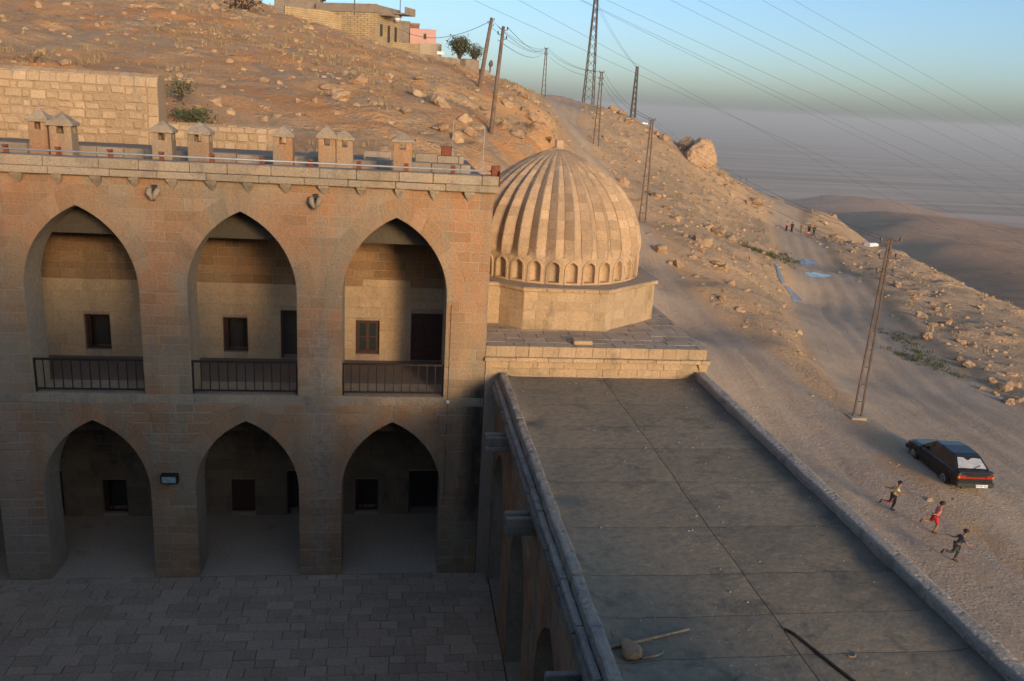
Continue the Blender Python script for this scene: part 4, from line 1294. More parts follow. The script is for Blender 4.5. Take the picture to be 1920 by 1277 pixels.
# ------------------------------------------------------------------ things on the flat roof
def rock_mesh(name, seed, sub=3, amp=0.28, flat=0.8, strata=0.0, cut=0.9):
    bm = bmesh.new()
    bmesh.ops.create_icosphere(bm, subdivisions=sub, radius=1.0)
    off = Vector((seed * 7.3, seed * 3.1, seed * 5.7))
    cuts = []
    r_ = random.Random(seed)
    for _ in range(10):
        d = Vector((r_.gauss(0, 1), r_.gauss(0, 1), r_.gauss(0, 1))).normalized()
        cuts.append((d, r_.uniform(0.45, 0.9)))
    for v in bm.verts:
        p = v.co.copy()
        for d, h in cuts:
            e = p.dot(d) - h
            if e > 0: p -= d * e * cut
        n1 = noise.noise(p * 1.4 + off); n2 = noise.noise(p * 3.6 + off); n3 = noise.noise(p * 9 + off)
        n4 = noise.noise(p * 21 + off)
        p *= 1 + amp * n1 + amp * 0.45 * n2 + amp * 0.28 * n3 + amp * 0.14 * n4
        if strata: p *= 1 + strata * math.sin(p.z * 9 + n1 * 3)
        p.z *= flat
        v.co = p
    me = bpy.data.meshes.new(name); bm.to_mesh(me); bm.free()
    me.polygons.foreach_set('use_smooth', [False] * len(me.polygons))
    return me
M_ROCK = stone('limestone_rock', (0.44, 0.315, 0.195), (0.43, 0.28, 0.155), (0.36, 0.29, 0.205), big=0.8, vary=0.2, streak=0.0, fine=3.5, bump=1.0, pit=0.3)
M_TWIG = plain('dry_wood', (0.36, 0.26, 0.15), 0.8, 0, 0.35, 18)
M_BARK = plain('dark_bark', (0.07, 0.045, 0.032), 0.9, 0, 0.4, 18)
z_ = roof_z(3.05, -10.98)
me = rock_mesh('roof_rock', 5, 3, 0.22, 0.75); 
tag(put('rock', me, M_ROCK, None, Matrix.Translation((3.03, -10.98, z_ + 0.09)) @ Matrix.Diagonal((0.19, 0.15, 0.15, 1))), 'fist-shaped brown rock lying on the flat roof beside a stick', 'rock')
def stick(label, pts, r0, r1, mat, name='stick'):
    P = []
    for i, (x, y) in enumerate(pts):
        rr = r0 + (r1 - r0) * i / (len(pts) - 1)
        P.append((x, y, roof_z(x, y) + rr * 0.9))
    m_ = MB(); m_.tube(P, [r0 + (r1 - r0) * i / (len(P) - 1) for i in range(len(P))], 7)
    tag(m_.build(name, mat, None, True), label, 'stick')
stick('long pale bent stick lying on the flat roof above the brown rock', [(2.78, -10.89), (2.84, -10.83), (3.0, -10.80), (3.35, -10.74), (3.68, -10.64), (3.92, -10.56)], 0.026, 0.015, M_TWIG)
stick('short forked pale stick touching the brown rock on the roof', [(3.12, -11.10), (3.3, -11.09), (3.40, -11.05), (3.44, -11.00)], 0.016, 0.012, M_TWIG)
stick('long dark branch lying slantwise over the roof joint', [(5.22, -10.62), (5.30, -10.74), (5.40, -11.05), (5.52, -11.45), (5.66, -11.85), (5.76, -12.2)], 0.020, 0.024, M_BARK, 'branch')
stick('small curved pale twig on the flat roof beside the dark branch', [(5.79, -11.19), (5.83, -11.235), (5.88, -11.235), (5.92, -11.19), (5.925, -11.14)], 0.010, 0.008, M_TWIG, 'twig')
stick('short upright-lying pale twig near the coping by the brown rock', [(2.88, -10.66), (2.885, -10.55)], 0.009, 0.007, M_TWIG, 'twig')
stick('thin brown twig by the roof edge joint below the brown rock', [(3.95, -11.75), (4.12, -11.62), (4.2, -11.55)], 0.010, 0.007, M_BARK, 'twig')

_pv, _pf = [], []
_ib = bmesh.new(); bmesh.ops.create_icosphere(_ib, subdivisions=1, radius=1.0); _iv = [v.co.copy() for v in _ib.verts]; _if = [tuple(v.index for v in f.verts) for f in _ib.faces]; _ib.free()
for _ in range(520):
    x_, y_ = rnd.uniform(2.85, 7.5), -rnd.uniform(0.2, 13.0) 
    if fbm(np.array([x_]), np.array([y_]), 0.8, 2)[0] < rnd.uniform(-0.25, 0.2): continue
    s_ = 0.006 + 0.016 * rnd.random() ** 3; n_ = len(_pv); z_ = roof_z(x_, y_) + s_ * 0.3
    _pv += [(x_ + v.x * s_ * rnd.uniform(0.8, 1.3), y_ + v.y * s_, z_ + v.z * s_ * 0.6) for v in _iv]; _pf += [tuple(i + n_ for i in f) for f in _if]
o_ = obj('gravel', _pv, _pf, plain('pale_chips', (0.36, 0.32, 0.26), 0.9)); o_['kind'] = 'stuff'; o_['label'] = 'small pale stone chips strewn on the flat roof'
# ------------------------------------------------------------------ courtyard
m_ = MB(); m_.box(-16, 2.55, -19.4, 0.012, -0.4, -0.025); cy = structure(m_.build('courtyard_ground', M_PAVE_GAP))
FG = Frame((0, 0, 0), (1, 0, 0), (0, 1, 0), (0, 0, 1))
sh = []
y = -0.005
while y > -19.2:
    if y > -0.2: y2 = y - 0.22
    else: y2 = y - rnd.uniform(0.26, 0.36)
    x = -16 + rnd.uniform(0, 0.3)
    while x < 2.54:
        x2 = min(x + rnd.uniform(0.32, 0.75), 2.545)
        sh.append(piece_shape(FG, [(x, y2), (x2, y2), (x2, y), (x, y)], rnd.uniform(-0.008, 0.007), rnd.choice((0.007, 0.007, 0.010, 0.018)), 0.006))
        x = x2
    y = y2
emit('paving_slab', sh, M_PAVE, cy, 300)

# ------------------------------------------------------------------ the south block the photographer stands on
sb = thing('south_block', 'tall stone block of the madrasa opposite the arcaded wing', 'building', (-5, -25, 0))
m_ = MB(); m_.box(-24, 7.84, -34, -19.45, -2.5, 10.3); m_.build('wall', M_FACADE, sb)
m_ = MB(); m_.box(-24, 7.6, -33, -20.8, 10.302, 12.9); m_.build('added_shade_mass', M_FACADE, sb)  # unseen mass added behind the camera, sized to cast shade on the facade
m_ = MB(); m_.box(-24, 7.84, -19.75, -19.45, 10.302, 10.7); m_.box(7.62, 7.84, -34, -19.752, 10.302, 10.7); m_.build('parapet', M_CORNICE, sb)

ww = thing('west_wing', 'plain stone wing closing the courtyard opposite the flat-roofed wing', 'building', (-18, -6, 0))
m_ = MB(); m_.box(-24.2, -12.46, -19.44, 8.5, -2.5, 9.9); m_.build('wall', M_FACADE, ww)
m_ = MB(); m_.box(-24.2, -12.40, -19.44, 8.5, 9.902, 10.25); m_.build('parapet', M_CORNICE, ww)
# ------------------------------------------------------------------ rocks and plants on the slopes
ROCKS = [rock_mesh('boulder_%d' % i, 20 + i, 3, 0.30, (0.75, 0.9, 0.65, 0.8, 0.7, 0.85, 0.6, 0.95)[i], 0.03 if i % 2 else 0.0) for i in range(8)]
for me in ROCKS: me.materials.append(M_ROCK)
BIG = rock_mesh('big_boulder', 77, 5, 0.20, 0.86, 0.0, 0.7); BIG.materials.append(M_ROCK)
def zone(px, P):
    du = road_field(UPPER, np.array([P[0]]), np.array([P[1]]))
    dl = road_field(LOWER, np.array([P[0]]), np.array([P[1]]))
    if du[1][0] < 0 and P[0] < 30: return 0
    return 1 if dl[1][0] < 0 else 2
ZL = (('pale limestone rock bedded in the red slope above the madrasa roof', 'rocks on the red slope'),
      ('weathered limestone rock on the slope between the two dirt roads', 'rocks between the roads'),
      ('tan boulder on the outer slope beyond the lower dirt road', 'boulders beyond the lower road'))
MARK = [((-12, 22), 'above the tall rubble wall'), ((-5, 24), 'behind the low rubble wall'), ((2, 26), 'behind the chimneys'), ((7.3, 49), 'at the foot of the leaning wooden pole'), ((8, 36), 'above the cut bank'), ((-6, 78), 'below the yellow house'),
        ((6, 88), 'below the retaining wall'), ((-25, 55), 'high on the red slope'), ((16, 95), 'beside the climbing road'), ((12, 70), 'along the top of the cut bank'), ((26, 95), 'by the pole with three cross arms'), ((23, 60), 'by the pole beside the dome'), ((35, 125), 'on the ridge under the slim pylon'),
        ((52, 125), 'near the huge ridge boulder'), ((44, 95), 'on the slope under the huge boulder'), ((33, 62), 'above the ditch puddles'), ((30, 50), 'on the bank between the roads'), ((66, 130), 'above the walkers on the lower road'), ((72, 105), 'on the road rim past the walkers'),
        ((56, 66), 'on the outer slope across from the puddles'), ((46, 45), 'on the outer slope behind the lamp pole'), ((40, 30), 'beside the green weeds on the outer slope'), ((36, 22), 'in the pile at the outer road edge')]
def rock_label(m, rpx, P):
    w_ = min(MARK, key=lambda q: math.hypot(P[0] - q[0][0], (P[1] - q[0][1]) * 0.6))[1]
    k = ROCKS.index(m)
    return '%s %s limestone rock %s' % ('large' if rpx >= 14 else 'middling' if rpx >= 8 else 'small', ('blocky', 'tall', 'flat', 'blocky', 'flat', 'tall', 'flat', 'tall')[k], w_)
n_rock = 0
def rock(px, py, rpx, label=None, me=None, sink=0.3, tall=1.0, wide=1.0):
    global n_rock
    P = hit(px, py + rpx * 0.5)
    if P is None: return
    if height(P[0], P[1])[0] < -9: return
    d = (P - CAM) @ _fw
    r = rpx * d / F_PX
    m = me or ROCKS[n_rock % 8]
    n_rock += 1
    M = Matrix.Translation((P[0], P[1] + r * 0.3, ground(P[0], P[1] + r * 0.3) + r * (0.55 * tall - sink) * 0.8)) @ Matrix.Rotation(rnd.uniform(0, 6.28), 4, 'Z') @ Matrix.Rotation(rnd.uniform(-0.25, 0.25), 4, 'X') @ Matrix.Diagonal((r * wide * rnd.uniform(0.95, 1.2), r * rnd.uniform(0.9, 1.1), r * tall, 1))
    o = put('boulder' if rpx >= 9 else 'rock', m, M_ROCK, None, M)
    if label: tag(o, label, 'boulder')
    else:
        lab = rock_label(m, rpx, P)
        tag(o, lab, 'rock', 'rocks: ' + lab)
    return o
rock(1316, 286, 38, 'huge rounded boulder perched on the ridge skyline', BIG, 0.1, 0.86, 1.12)
rock(1286, 272, 20, 'smaller boulder leaning against the huge ridge boulder', None, 0.1, 1.1)
rock(718, 273, 24, 'pale pitted boulder just behind the roof between two chimneys', None, 0.25, 0.8, 1.1)
for px, py, r in [(1169, 339, 17), (1245, 258, 13), (1233, 252, 9), (1176, 226, 12), (1150, 203, 12), (1167, 210, 11), (1137, 258, 9), (1167, 278, 10), (1186, 295, 9), (1228, 366, 12), (1216, 360, 9), (1248, 386, 12),
                  (1268, 408, 11), (1315, 447, 22), (1346, 430, 18), (1372, 443, 14), (1330, 425, 12), (1241, 467, 16), (1272, 494, 13), (1342, 491, 12), (1358, 501, 13), (1420, 376, 15), (1403, 378, 9), (1332, 376, 7),
                  (1351, 328, 8), (1362, 335, 7), (1376, 346, 6), (1565, 403, 9), (1568, 443, 14), (1548, 417, 7), (1356, 558, 10), (1388, 577, 11), (1372, 530, 9), (1300, 480, 8), (1285, 440, 8), (1225, 330, 7), (1116, 222, 8), (1126, 212, 7),
                  (1685, 533, 9), (1705, 544, 6), (1749, 568, 8), (1757, 577, 8), (1730, 590, 14), (1752, 607, 11), (1776, 605, 9), (1760, 588, 8), (1741, 627, 14), (1804, 637, 11), (1826, 646, 11), (1817, 681, 14), (1800, 671, 9),
                  (1901, 699, 12), (1886, 724, 18), (1904, 718, 12), (1895, 752, 14), (1914, 746, 12), (1867, 737, 9), (1842, 728, 8), (1834, 574, 7), (1680, 515, 6), (1600, 470, 6), (1715, 560, 6), (1860, 712, 10), (1875, 700, 9), (1850, 690, 7),
                  (635, 175, 22), (669, 148, 18), (611, 162, 14), (820, 185, 24), (783, 172, 15), (729, 145, 9), (785, 146, 8), (857, 259, 20), (833, 239, 18), (867, 222, 17), (897, 232, 15), (948, 232, 15), (971, 249, 16), (998, 219, 15),
                  (1005, 188, 10), (951, 195, 13), (934, 175, 11), (978, 178, 9), (500, 199, 11), (493, 222, 10), (517, 215, 10), (497, 148, 10), (348, 148, 14), (404, 188, 14), (347, 212, 13), (120, 120, 11), (47, 116, 12), (74, 94, 13),
                  (485, 47, 7), (404, 12, 10), (252, 10, 13), (72, 8, 11), (286, 82, 7), (168, 10, 7), (560, 210, 8), (590, 190, 9), (700, 190, 10), (760, 205, 11), (910, 200, 10), (985, 205, 12), (1002, 236, 13), (880, 245, 14), (915, 215, 11)]:
    rock(px, py, r)
for _ in range(75):
    px, py = rnd.uniform(0, 1010), rnd.uniform(5, 270)
    if py > 20 + (px / 1010) * 0 and py < 0.16 * max(0, px - 480) + 6: continue
    rock(px, py, rnd.choice((3, 3.5, 4, 5, 6, 7)), sink=0.35)
for _ in range(80):
    px = rnd.uniform(1080, 1460); t = (px - 1080) / 380
    py = rnd.uniform(210 + 170 * t, 330 + 260 * t)
    rock(px, py, rnd.choice((2.5, 3, 3.5, 4, 5, 6)), sink=0.35)
for _ in range(50):
    px = rnd.uniform(1560, 1915); t = (px - 1560) / 355
    py = rnd.uniform(425 + 200 * t, 470 + 270 * t)
    rock(px, py, rnd.choice((2.5, 3, 3.5, 4, 5)), sink=0.35)

def scatter(n, seed, fx, fy, ok):
    r = np.random.RandomState(seed)
    x = r.uniform(*fx, n); y = r.uniform(*fy, n)
    m = ok(x, y, r)
    return x[m], y[m], r
def off_road(x, y):
    return np.minimum(road_field(UPPER, x, y)[0], road_field(LOWER, x, y)[0])
ICO_V, ICO_F = [], []
_b = bmesh.new(); bmesh.ops.create_icosphere(_b, subdivisions=1, radius=1.0)
ICO_V = np.array([v.co[:] for v in _b.verts]); ICO_F = [tuple(v.index for v in f.verts) for f in _b.faces]; _b.free()
# loose stones, too many to count
def loose_stones(name, x, y, r, smin, smax):
    z = height(x, y)
    V, Fc = [], []
    for i in range(len(x)):
        s = smin + (smax - smin) * r.rand() ** 3
        s *= 1 + min(1.5, max(0, y[i]) / 90)
        k = ICO_V * (1 + 0.5 * (r.rand(len(ICO_V), 1) - 0.5)) * s * np.array([1, r.uniform(0.6, 1), r.uniform(0.45, 0.8)])
        n = len(V)
        V += [(a + x[i], b + y[i], c + z[i] + s * 0.12) for a, b, c in k]
        Fc += [tuple(q + n for q in f) for f in ICO_F]
    o = obj(name, V, Fc, M_ROCK)
    o['kind'] = 'stuff'; o['label'] = 'loose pale stones strewn over the slopes and road edges'
    return o
def ok_s(x, y, r):
    d = off_road(x, y)
    clump = fbm(x, y, 0.12, 3) * 2 + 0.5
    return ((d > 0) & (r.rand(len(x)) < clump * 0.9) | (d > -1.5) & (r.rand(len(x)) < 0.2)) & ~((x < 8) & (y < 10))
x, y, r = scatter(12000, 5, (-28, 84), (0, 150), ok_s)
loose_stones('scree', x, y, r, 0.035, 0.20)
def ok_r(x, y, r):
    d = off_road(x, y)
    return (d < 0) & (x > 8.2) & (r.rand(len(x)) < 0.5 + fbm(x, y, 0.25, 2))
x, y, r = scatter(6000, 6, (8, 45), (-6, 60), ok_r)
loose_stones('gravel', x, y, r, 0.012, 0.06)
# dry tufts
def tufts(name, x, y, r, hmin, hmax, mat, blades=9, label=None, spread=0.5):
    z = height(x, y)
    V, Fc = [], []
    for i in range(len(x)):
        h = r.uniform(hmin, hmax) * (1 + min(1.2, max(0, y[i]) / 110))
        for b in range(blades):
            a = r.uniform(0, 6.283); t = r.uniform(0.2, 1.0) * h * 0.9
            w_ = h * 0.09
            ox, oy = r.uniform(-spread, spread, 2) * h
            n = len(V)
            V += [(x[i] + ox + w_ * math.sin(a), y[i] + oy - w_ * math.cos(a), z[i] - 0.03), (x[i] + ox - w_ * math.sin(a), y[i] + oy + w_ * math.cos(a), z[i] - 0.03),
                  (x[i] + ox + t * math.cos(a), y[i] + oy + t * math.sin(a), z[i] + h * r.uniform(0.5, 1.0))]
            Fc.append((n, n + 1, n + 2))
    o = obj(name, V, Fc, mat)
    o['kind'] = 'stuff'
    if label: o['label'] = label
    return o
M_DRY = plain('dry_grass', (0.36, 0.27, 0.14), 0.95, 0, 0.35, 0.6, 0)
M_GREEN = plain('green_leaf', (0.085, 0.10, 0.04), 0.8, 0, 0.45, 0.9, 0)
M_OLIVE = plain('olive_leaf', (0.085, 0.095, 0.05), 0.8, 0, 0.4, 1.5, 0)
M_SAGE = plain('dusty_leaf', (0.15, 0.14, 0.075), 0.85, 0, 0.35, 1.5, 0)
x, y, r = scatter(16000, 8, (-28, 84), (8.7, 150), lambda x, y, r: (off_road(x, y) > 0.6) & (r.rand(len(x)) < np.clip(fbm(x, y, 0.09, 3) * 3 + 0.45, 0.05, 1) * np.where(x < 22, 1, 0.35)))
tufts('dry_grass', x, y, r, 0.10, 0.32, M_DRY, 9, 'dry brown grass tufts on the hillside')
def green_patch(pts, n, spread_m, hmax, seed):
    X, Y = [], []
    r = np.random.RandomState(seed)
    for px, py in pts:
        P = hit(px, py)
        if P is None: continue
        X += list(P[0] + r.normal(0, spread_m, n)); Y += list(P[1] + r.normal(0, spread_m * 1.4, n))
    return np.array(X), np.array(Y), r
x1_, y1_, r = green_patch([(1462, 485), (1470, 488), (1480, 490), (1475, 484), (1420, 470), (1436, 478), (1402, 463)], 34, 0.8, 0.3, 3)
x2_, y2_, r = green_patch([(1680, 630), (1690, 637), (1700, 645), (1715, 658), (1730, 668), (1745, 680), (1765, 692), (1690, 668), (1705, 672), (1720, 678), (1790, 706)], 30, 0.55, 0.25, 4)
tufts('green_grass', np.concatenate([x1_, x2_]), np.concatenate([y1_, y2_]), r, 0.10, 0.30, M_GREEN, 7, 'green weeds along the wet road edge')
def bush(px, py, wpx, hpx, mat, label, n=260, name='bush', leaf=0.11, depth=None, bare=0.0, stems=6):
    P = hit(px, py) if depth is None else at_depth(px, py, depth)
    d = (P - CAM) @ _fw
    w_, h_ = wpx * d / F_PX / 2, hpx * d / F_PX
    t = thing(name, label, 'tree' if 'tree' in name else 'bush', (P[0], P[1], P[2] - 0.1))
    r = random.Random(int(px))
    st = MB(); tips = []
    for k in range(stems):
        a = 6.283 * k / stems + r.uniform(-0.4, 0.4); rad = r.uniform(0.35, 0.85) * w_
        e = Vector((P[0] + rad * math.cos(a), P[1] + rad * math.sin(a) * 0.8, P[2] + h_ * r.uniform(0.55, 0.95)))
        m1 = Vector((P[0], P[1], P[2])).lerp(e, 0.45) + Vector((0, 0, h_ * 0.12))
        st.tube([(P[0], P[1], P[2] - 0.15), m1, e], [0.045 * h_, 0.03 * h_, 0.008 * h_], 5); tips += [m1, e, m1.lerp(e, 0.5)]
    st.build('trunk' if 'tree' in name else 'stem', M_BARK, t)
    V, Fc = [], []
    for i in range(n):
        c = tips[r.randrange(len(tips))]
        q = Vector((r.gauss(0, 1), r.gauss(0, 1), r.gauss(0, 0.8))) * w_ * 0.22
        p = Vector(c) + q
        if p.z < P[2]: p.z = P[2] + r.uniform(0, 0.1)
        l = leaf * r.uniform(0.6, 1.3) * max(0.35, min(w_, h_))
        u = Vector((r.gauss(0, 1), r.gauss(0, 1), r.gauss(0.5, 1))).normalized() * l; v = u.cross(Vector((r.gauss(0, 1), r.gauss(0, 1), r.gauss(0, 1)))).normalized() * l * 0.4
        k = len(V)
        V += [p - u, p + v, p + u, p - v]; Fc.append((k, k + 1, k + 2, k + 3))
    obj('crown' if 'tree' in name else 'foliage', V, Fc, mat, t)
bush(337, 188, 62, 42, M_SAGE, 'dusty grey-green shrub beside the end of the tall rubble wall', 420)
bush(364, 232, 100, 24, M_GREEN, 'dark green leafy bush spreading behind the low rubble wall', 620, leaf=0.16)
bush(455, 20, 90, 22, M_BARK, 'brown leafless brush under the yellow garden wall', 420, leaf=0.14)
bush(1030, 268, 20, 12, M_GREEN, 'small green bush at the foot of the cut bank behind the dome', 160)
bush(62, 118, 70, 18, M_SAGE, 'grey thorny scrub above the tall rubble wall', 260)

# ------------------------------------------------------------------ puddles
M_WATER = plain('puddle_water', (0.22, 0.21, 0.19), 0.10, 0, 0.1, 2, 0)
def puddle(poly, label):
    pts = [hit(px, py) for px, py in poly]
    X = np.array([p[0] for p in pts]); Y = np.array([p[1] for p in pts])
    z = float(np.median(height(X, Y))) + 0.05
    n = len(poly)
    P = [(a, b) for a, b in zip(X, Y)]
    c = np.mean(np.array(P), 0)
    V, Fc = [(c[0], c[1], ground(c[0], c[1]) + 0.09)], []
    m = n * 3
    for i in range(m):
        a, b = np.array(P[i // 3]), np.array(P[(i // 3 + 1) % n]); q = a + (b - a) * (i % 3) / 3
        for f in (0.5, 1.0):
            w_ = c + (q - c) * f
            V.append((w_[0], w_[1], ground(w_[0], w_[1]) + (0.09 if f < 1 else 0.07)))
    for i in range(m):
        j = (i + 1) % m
        Fc += [(0, 1 + 2 * i, 1 + 2 * j), (1 + 2 * i, 2 + 2 * i, 2 + 2 * j, 1 + 2 * j)]
    zf = np.mean([v[2] for v in V])
    tag(obj('puddle', V, Fc, M_WATER, None, True), label, 'puddle')
def c3(*pts): return [(1350 + a / 3.193, 380 + b / 3.193) for a, b in pts]
puddle(c3((328, 372), (345, 372), (362, 425), (390, 480), (372, 490), (345, 445)), 'narrow puddle in the ditch below the green weeds')
puddle(c3((385, 500), (410, 502), (470, 560), (490, 590), (440, 600), (425, 560)), 'long ditch puddle beside the muddy road edge')
puddle(c3((500, 424), (560, 420), (640, 434), (672, 440), (600, 454), (545, 450)), 'pointed puddle in the middle of the muddy lower road')
puddle(c3((470, 350), (530, 344), (585, 372), (540, 378), (480, 368)), 'small puddle on the road next to the green weeds')

# ------------------------------------------------------------------ poles, pylons and wires
M_STEEL = plain('weathered_steel', (0.13, 0.12, 0.11), 0.7, 0.2, 0.3, 6)
M_STEELR = plain('rusting_steel', (0.10, 0.07, 0.055), 0.75, 0.2, 0.35, 6)
M_POLE = plain('weathered_pole', (0.17, 0.12, 0.085), 0.9, 0, 0.3, 3)
M_INS = plain('insulator', (0.06, 0.05, 0.05), 0.3)
M_CONC = stone('pole_footing', (0.46, 0.38, 0.27), (0.42, 0.35, 0.26), big=1.0, vary=0.0, streak=0.0)
M_WHITE = plain('white_enamel', (0.72, 0.74, 0.76), 0.35, 0, 0.06)
def ladder_pole(base, h, w0, w1, lean, label, arms, lamp=None, footing=False, t=0.05):
    """two steel channels joined by rungs, with cross arms and insulators"""
    b = Vector(base)
    o = thing('ladder_pole', label, 'pole', base)
    up = Vector((lean, 0, 1))
    for s in (-1, 1):
        m_ = MB(); m_.bar(b + Vector((s * w0 / 2, 0, -0.4)), b + up * h + Vector((s * w1 / 2, 0, 0)), t, t * 1.6); m_.build('leg', M_STEELR, o)
    n = max(8, int(h / 0.85))
    for k in range(1, n):
        f = k / n
        c = b + up * h * f; w_ = w0 + (w1 - w0) * f
        m_ = MB(); m_.bar(c - Vector((w_ / 2, 0, 0)), c + Vector((w_ / 2, 0, 0)), t * 0.8, t * 0.7); m_.build('rung', M_STEELR, o)
    for f, wd in arms:
        c = b + up * h * f
        m_ = MB(); m_.bar(c + Vector((-wd / 2, -0.05, 0)), c + Vector((wd / 2, -0.05, 0)), 0.05, 0.06); a_ = m_.build('cross_arm', M_STEELR, o)
        for s in (-1, 1):
            e = c + Vector((s * wd / 2, -0.05, 0))
            m_ = MB(); m_.tube([e, e + Vector((0, 0, 0.08)), e + Vector((0, 0, 0.10)), e + Vector((0, 0, 0.2)), e + Vector((0, 0, 0.26))], [0.02, 0.02, 0.06, 0.055, 0.03], 7); m_.build('insulator', M_INS, a_)
    if lamp:
        f, dx, dz, L = lamp
        c = b + up * h * f; e = c + Vector((dx, -0.15, dz))
        m_ = MB(); m_.tube([c, c.lerp(e, 0.5) + Vector((0, 0, 0.12)), e], 0.025, 6); a_ = m_.build('lamp_arm', M_STEELR, o)
        s = -1 if dx < 0 else 1
        q = e + Vector((s * L, -0.35, 0.02))
        m_ = MB(); m_.bar(e, q, 0.30, 0.10); m_.bar(e.lerp(q, 0.05) + Vector((0, 0, 0.06)), e.lerp(q, 0.95) + Vector((0, 0, 0.06)), 0.20, 0.05); m_.build('lamp_head', M_WHITE, o)
    if footing:
        m_ = MB(); m_.bbox(b.x - 0.42, b.x + 0.36, b.y - 0.30, b.y + 0.25, b.z - 0.45, b.z + 0.14, 0.03); m_.build('footing', M_CONC, o)
    return b + up * h
def base_at(px, py):
    P = hit(px, py); return Vector((P[0], P[1], ground(P[0], P[1])))
tops = {}
b = base_at(1606, 786); d = (np.array(b) - CAM) @ _fw
tops['near'] = ladder_pole(b, 320 * d / F_PX / 0.945, 0.42, 0.12, 0.012, 'tall ladder-like steel pole with a white lamp standing above the car', [(0.985, 0.95), (0.90, 0.8), (0.82, 0.8)], (0.97, -0.75, 0.02, 0.62), True, 0.055)
b = base_at(1204, 417); d = (np.array(b) - CAM) @ _fw
tops['dome'] = ladder_pole(b, 182 * d / F_PX / 0.97, 0.62, 0.18, 0.0, 'ladder-like steel pole with a street lamp rising beside the dome', [(0.985, 0.62)], (0.96, -0.5, -0.05, 0.6), False, 0.07)
b = base_at(1117, 272); d = (np.array(b) - CAM) @ _fw
tops['mid'] = ladder_pole(b, 132 * d / F_PX, 0.75, 0.2, 0.0, 'ladder-like steel pole with three cross arms beside the climbing road', [(0.985, 0.62), (0.90, 0.62), (0.82, 0.62)], None, False, 0.08)
b = Vector(at_depth(1018, 190, 150)); b.z = min(b.z, ground(b.x, b.y) + 0.1)
d = 150
tops['crest'] = ladder_pole(b, (190 - 98) * d / F_PX + 0.3, 0.75, 0.2, 0.0, 'ladder-like steel pole at the crest of the climbing road', [(0.985, 0.6), (0.88, 0.6)], None, False, 0.09)
b = Vector(at_depth(888, 108, 150)); b.z = ground(b.x, b.y)
tops['village'] = ladder_pole(b, 12 - (b.z - 9), 0.6, 0.2, 0.0, 'small far ladder pole rising behind the trees by the houses', [(0.98, 0.9), (0.92, 0.8), (0.86, 0.7)], None, False, 0.09)
def wood_pole(px, py, tx, ty, label):
    b = base_at(px, py); d = (np.array(b) - CAM) @ _fw
    e = Vector(at_depth(tx, ty, d))
    L = (e - b).length
    o = thing('wooden_pole', label, 'pole', b)
    m_ = MB(); m_.tube([b - (e - b).normalized() * 0.4, b.lerp(e, 0.5), e], [0.0026 * d, 0.0024 * d, 0.0019 * d], 9); m_.build('shaft', M_POLE, o, True)
    for k, s in ((0.965, 1), (0.92, -1), (0.88, 1)):
        c = b.lerp(e, k)
        m_ = MB(); m_.tube([c, c + Vector((s * 0.24, 0, 0.02)), c + Vector((s * 0.26, 0, 0.10)), c + Vector((s * 0.26, 0, 0.22))], [0.018, 0.018, 0.05, 0.03], 6); m_.build('insulator', M_INS, o)
    return e
tops['wood1'] = wood_pole(920, 252, 944, 50, 'leaning wooden pole standing on the rocks above the cut bank')
tops['wood2'] = wood_pole(899, 164, 922, 34, 'leaning wooden pole next to the ruined concrete wall')
def pylon(px, py, d, h, w0, w1, label, n=10, below=2.0):
    b = Vector(at_depth(px, py, d)); b.z -= below; h += below
    o = thing('lattice_pylon', label, 'pylon', b)
    def corner(k, f):
        w_ = (w0 + (w1 - w0) * f) / 2
        return b + Vector(((-1, 1, 1, -1)[k] * w_, (-1, -1, 1, 1)[k] * w_, h * f))
    t = 0.0009 * d
    for k in range(4):
        m_ = MB(); m_.bar(corner(k, 0), corner(k, 1), t, t); m_.build('leg', M_STEEL, o)
    fs = [1 - (1 - i / n) ** 1.0 for i in range(n + 1)]
    for f0, f1 in zip(fs[:-1], fs[1:]):
        for k in range(4):
            j = (k + 1) % 4
            m_ = MB(); m_.bar(corner(k, f0), corner(j, f1), t * 0.55, t * 0.55)
            m_.build('brace', M_STEEL, o)
            if f1 > 0.75:
                m_ = MB(); m_.bar(corner(j, f0), corner(k, f1), t * 0.5, t * 0.5); m_.build('brace', M_STEEL, o)
    return b + Vector((0, 0, h))
tops['pylon'] = pylon(1103, 188, 208, 23.3, 2.5, 0.75, 'tall lattice pylon standing behind the road crest', 13)
tops['pylon2'] = pylon(1186, 224, 190, 11.2, 1.1, 0.35, 'slim dark lattice pylon behind the ridge rocks', 11)
# far twin-peaked tower in the valley
t0_ = at_depth(1393, 342, 620)
ht = thing('twin_tower', 'small far twin-legged power tower showing above the ridge', 'pylon', (t0_[0], t0_[1], -60))
for s in (-1, 1):
    zb = min(-40.0, float(valley_h(np.array([t0_[0] + s * 2.3]), np.array([t0_[1]]))[0]))
    m_ = MB()
    m_.bar((t0_[0] + s * 2.3 - 0.5, t0_[1], zb), (t0_[0] + s * 2.3 - 0.3, t0_[1], t0_[2]), 0.22, 0.22); m_.bar((t0_[0] + s * 2.3 + 0.5, t0_[1], zb), (t0_[0] + s * 2.3 + 0.3, t0_[1], t0_[2]), 0.22, 0.22)
    m_.build('leg', M_STEEL, ht)
    m_ = MB(); m_.bar((t0_[0] + s * 2.3 - 0.9, t0_[1], t0_[2]), (t0_[0] + s * 2.3, t0_[1], t0_[2] + 3.6), 0.2, 0.2); m_.bar((t0_[0] + s * 2.3 + 0.9, t0_[1], t0_[2]), (t0_[0] + s * 2.3, t0_[1], t0_[2] + 3.6), 0.2, 0.2); m_.build('peak', M_STEEL, ht)
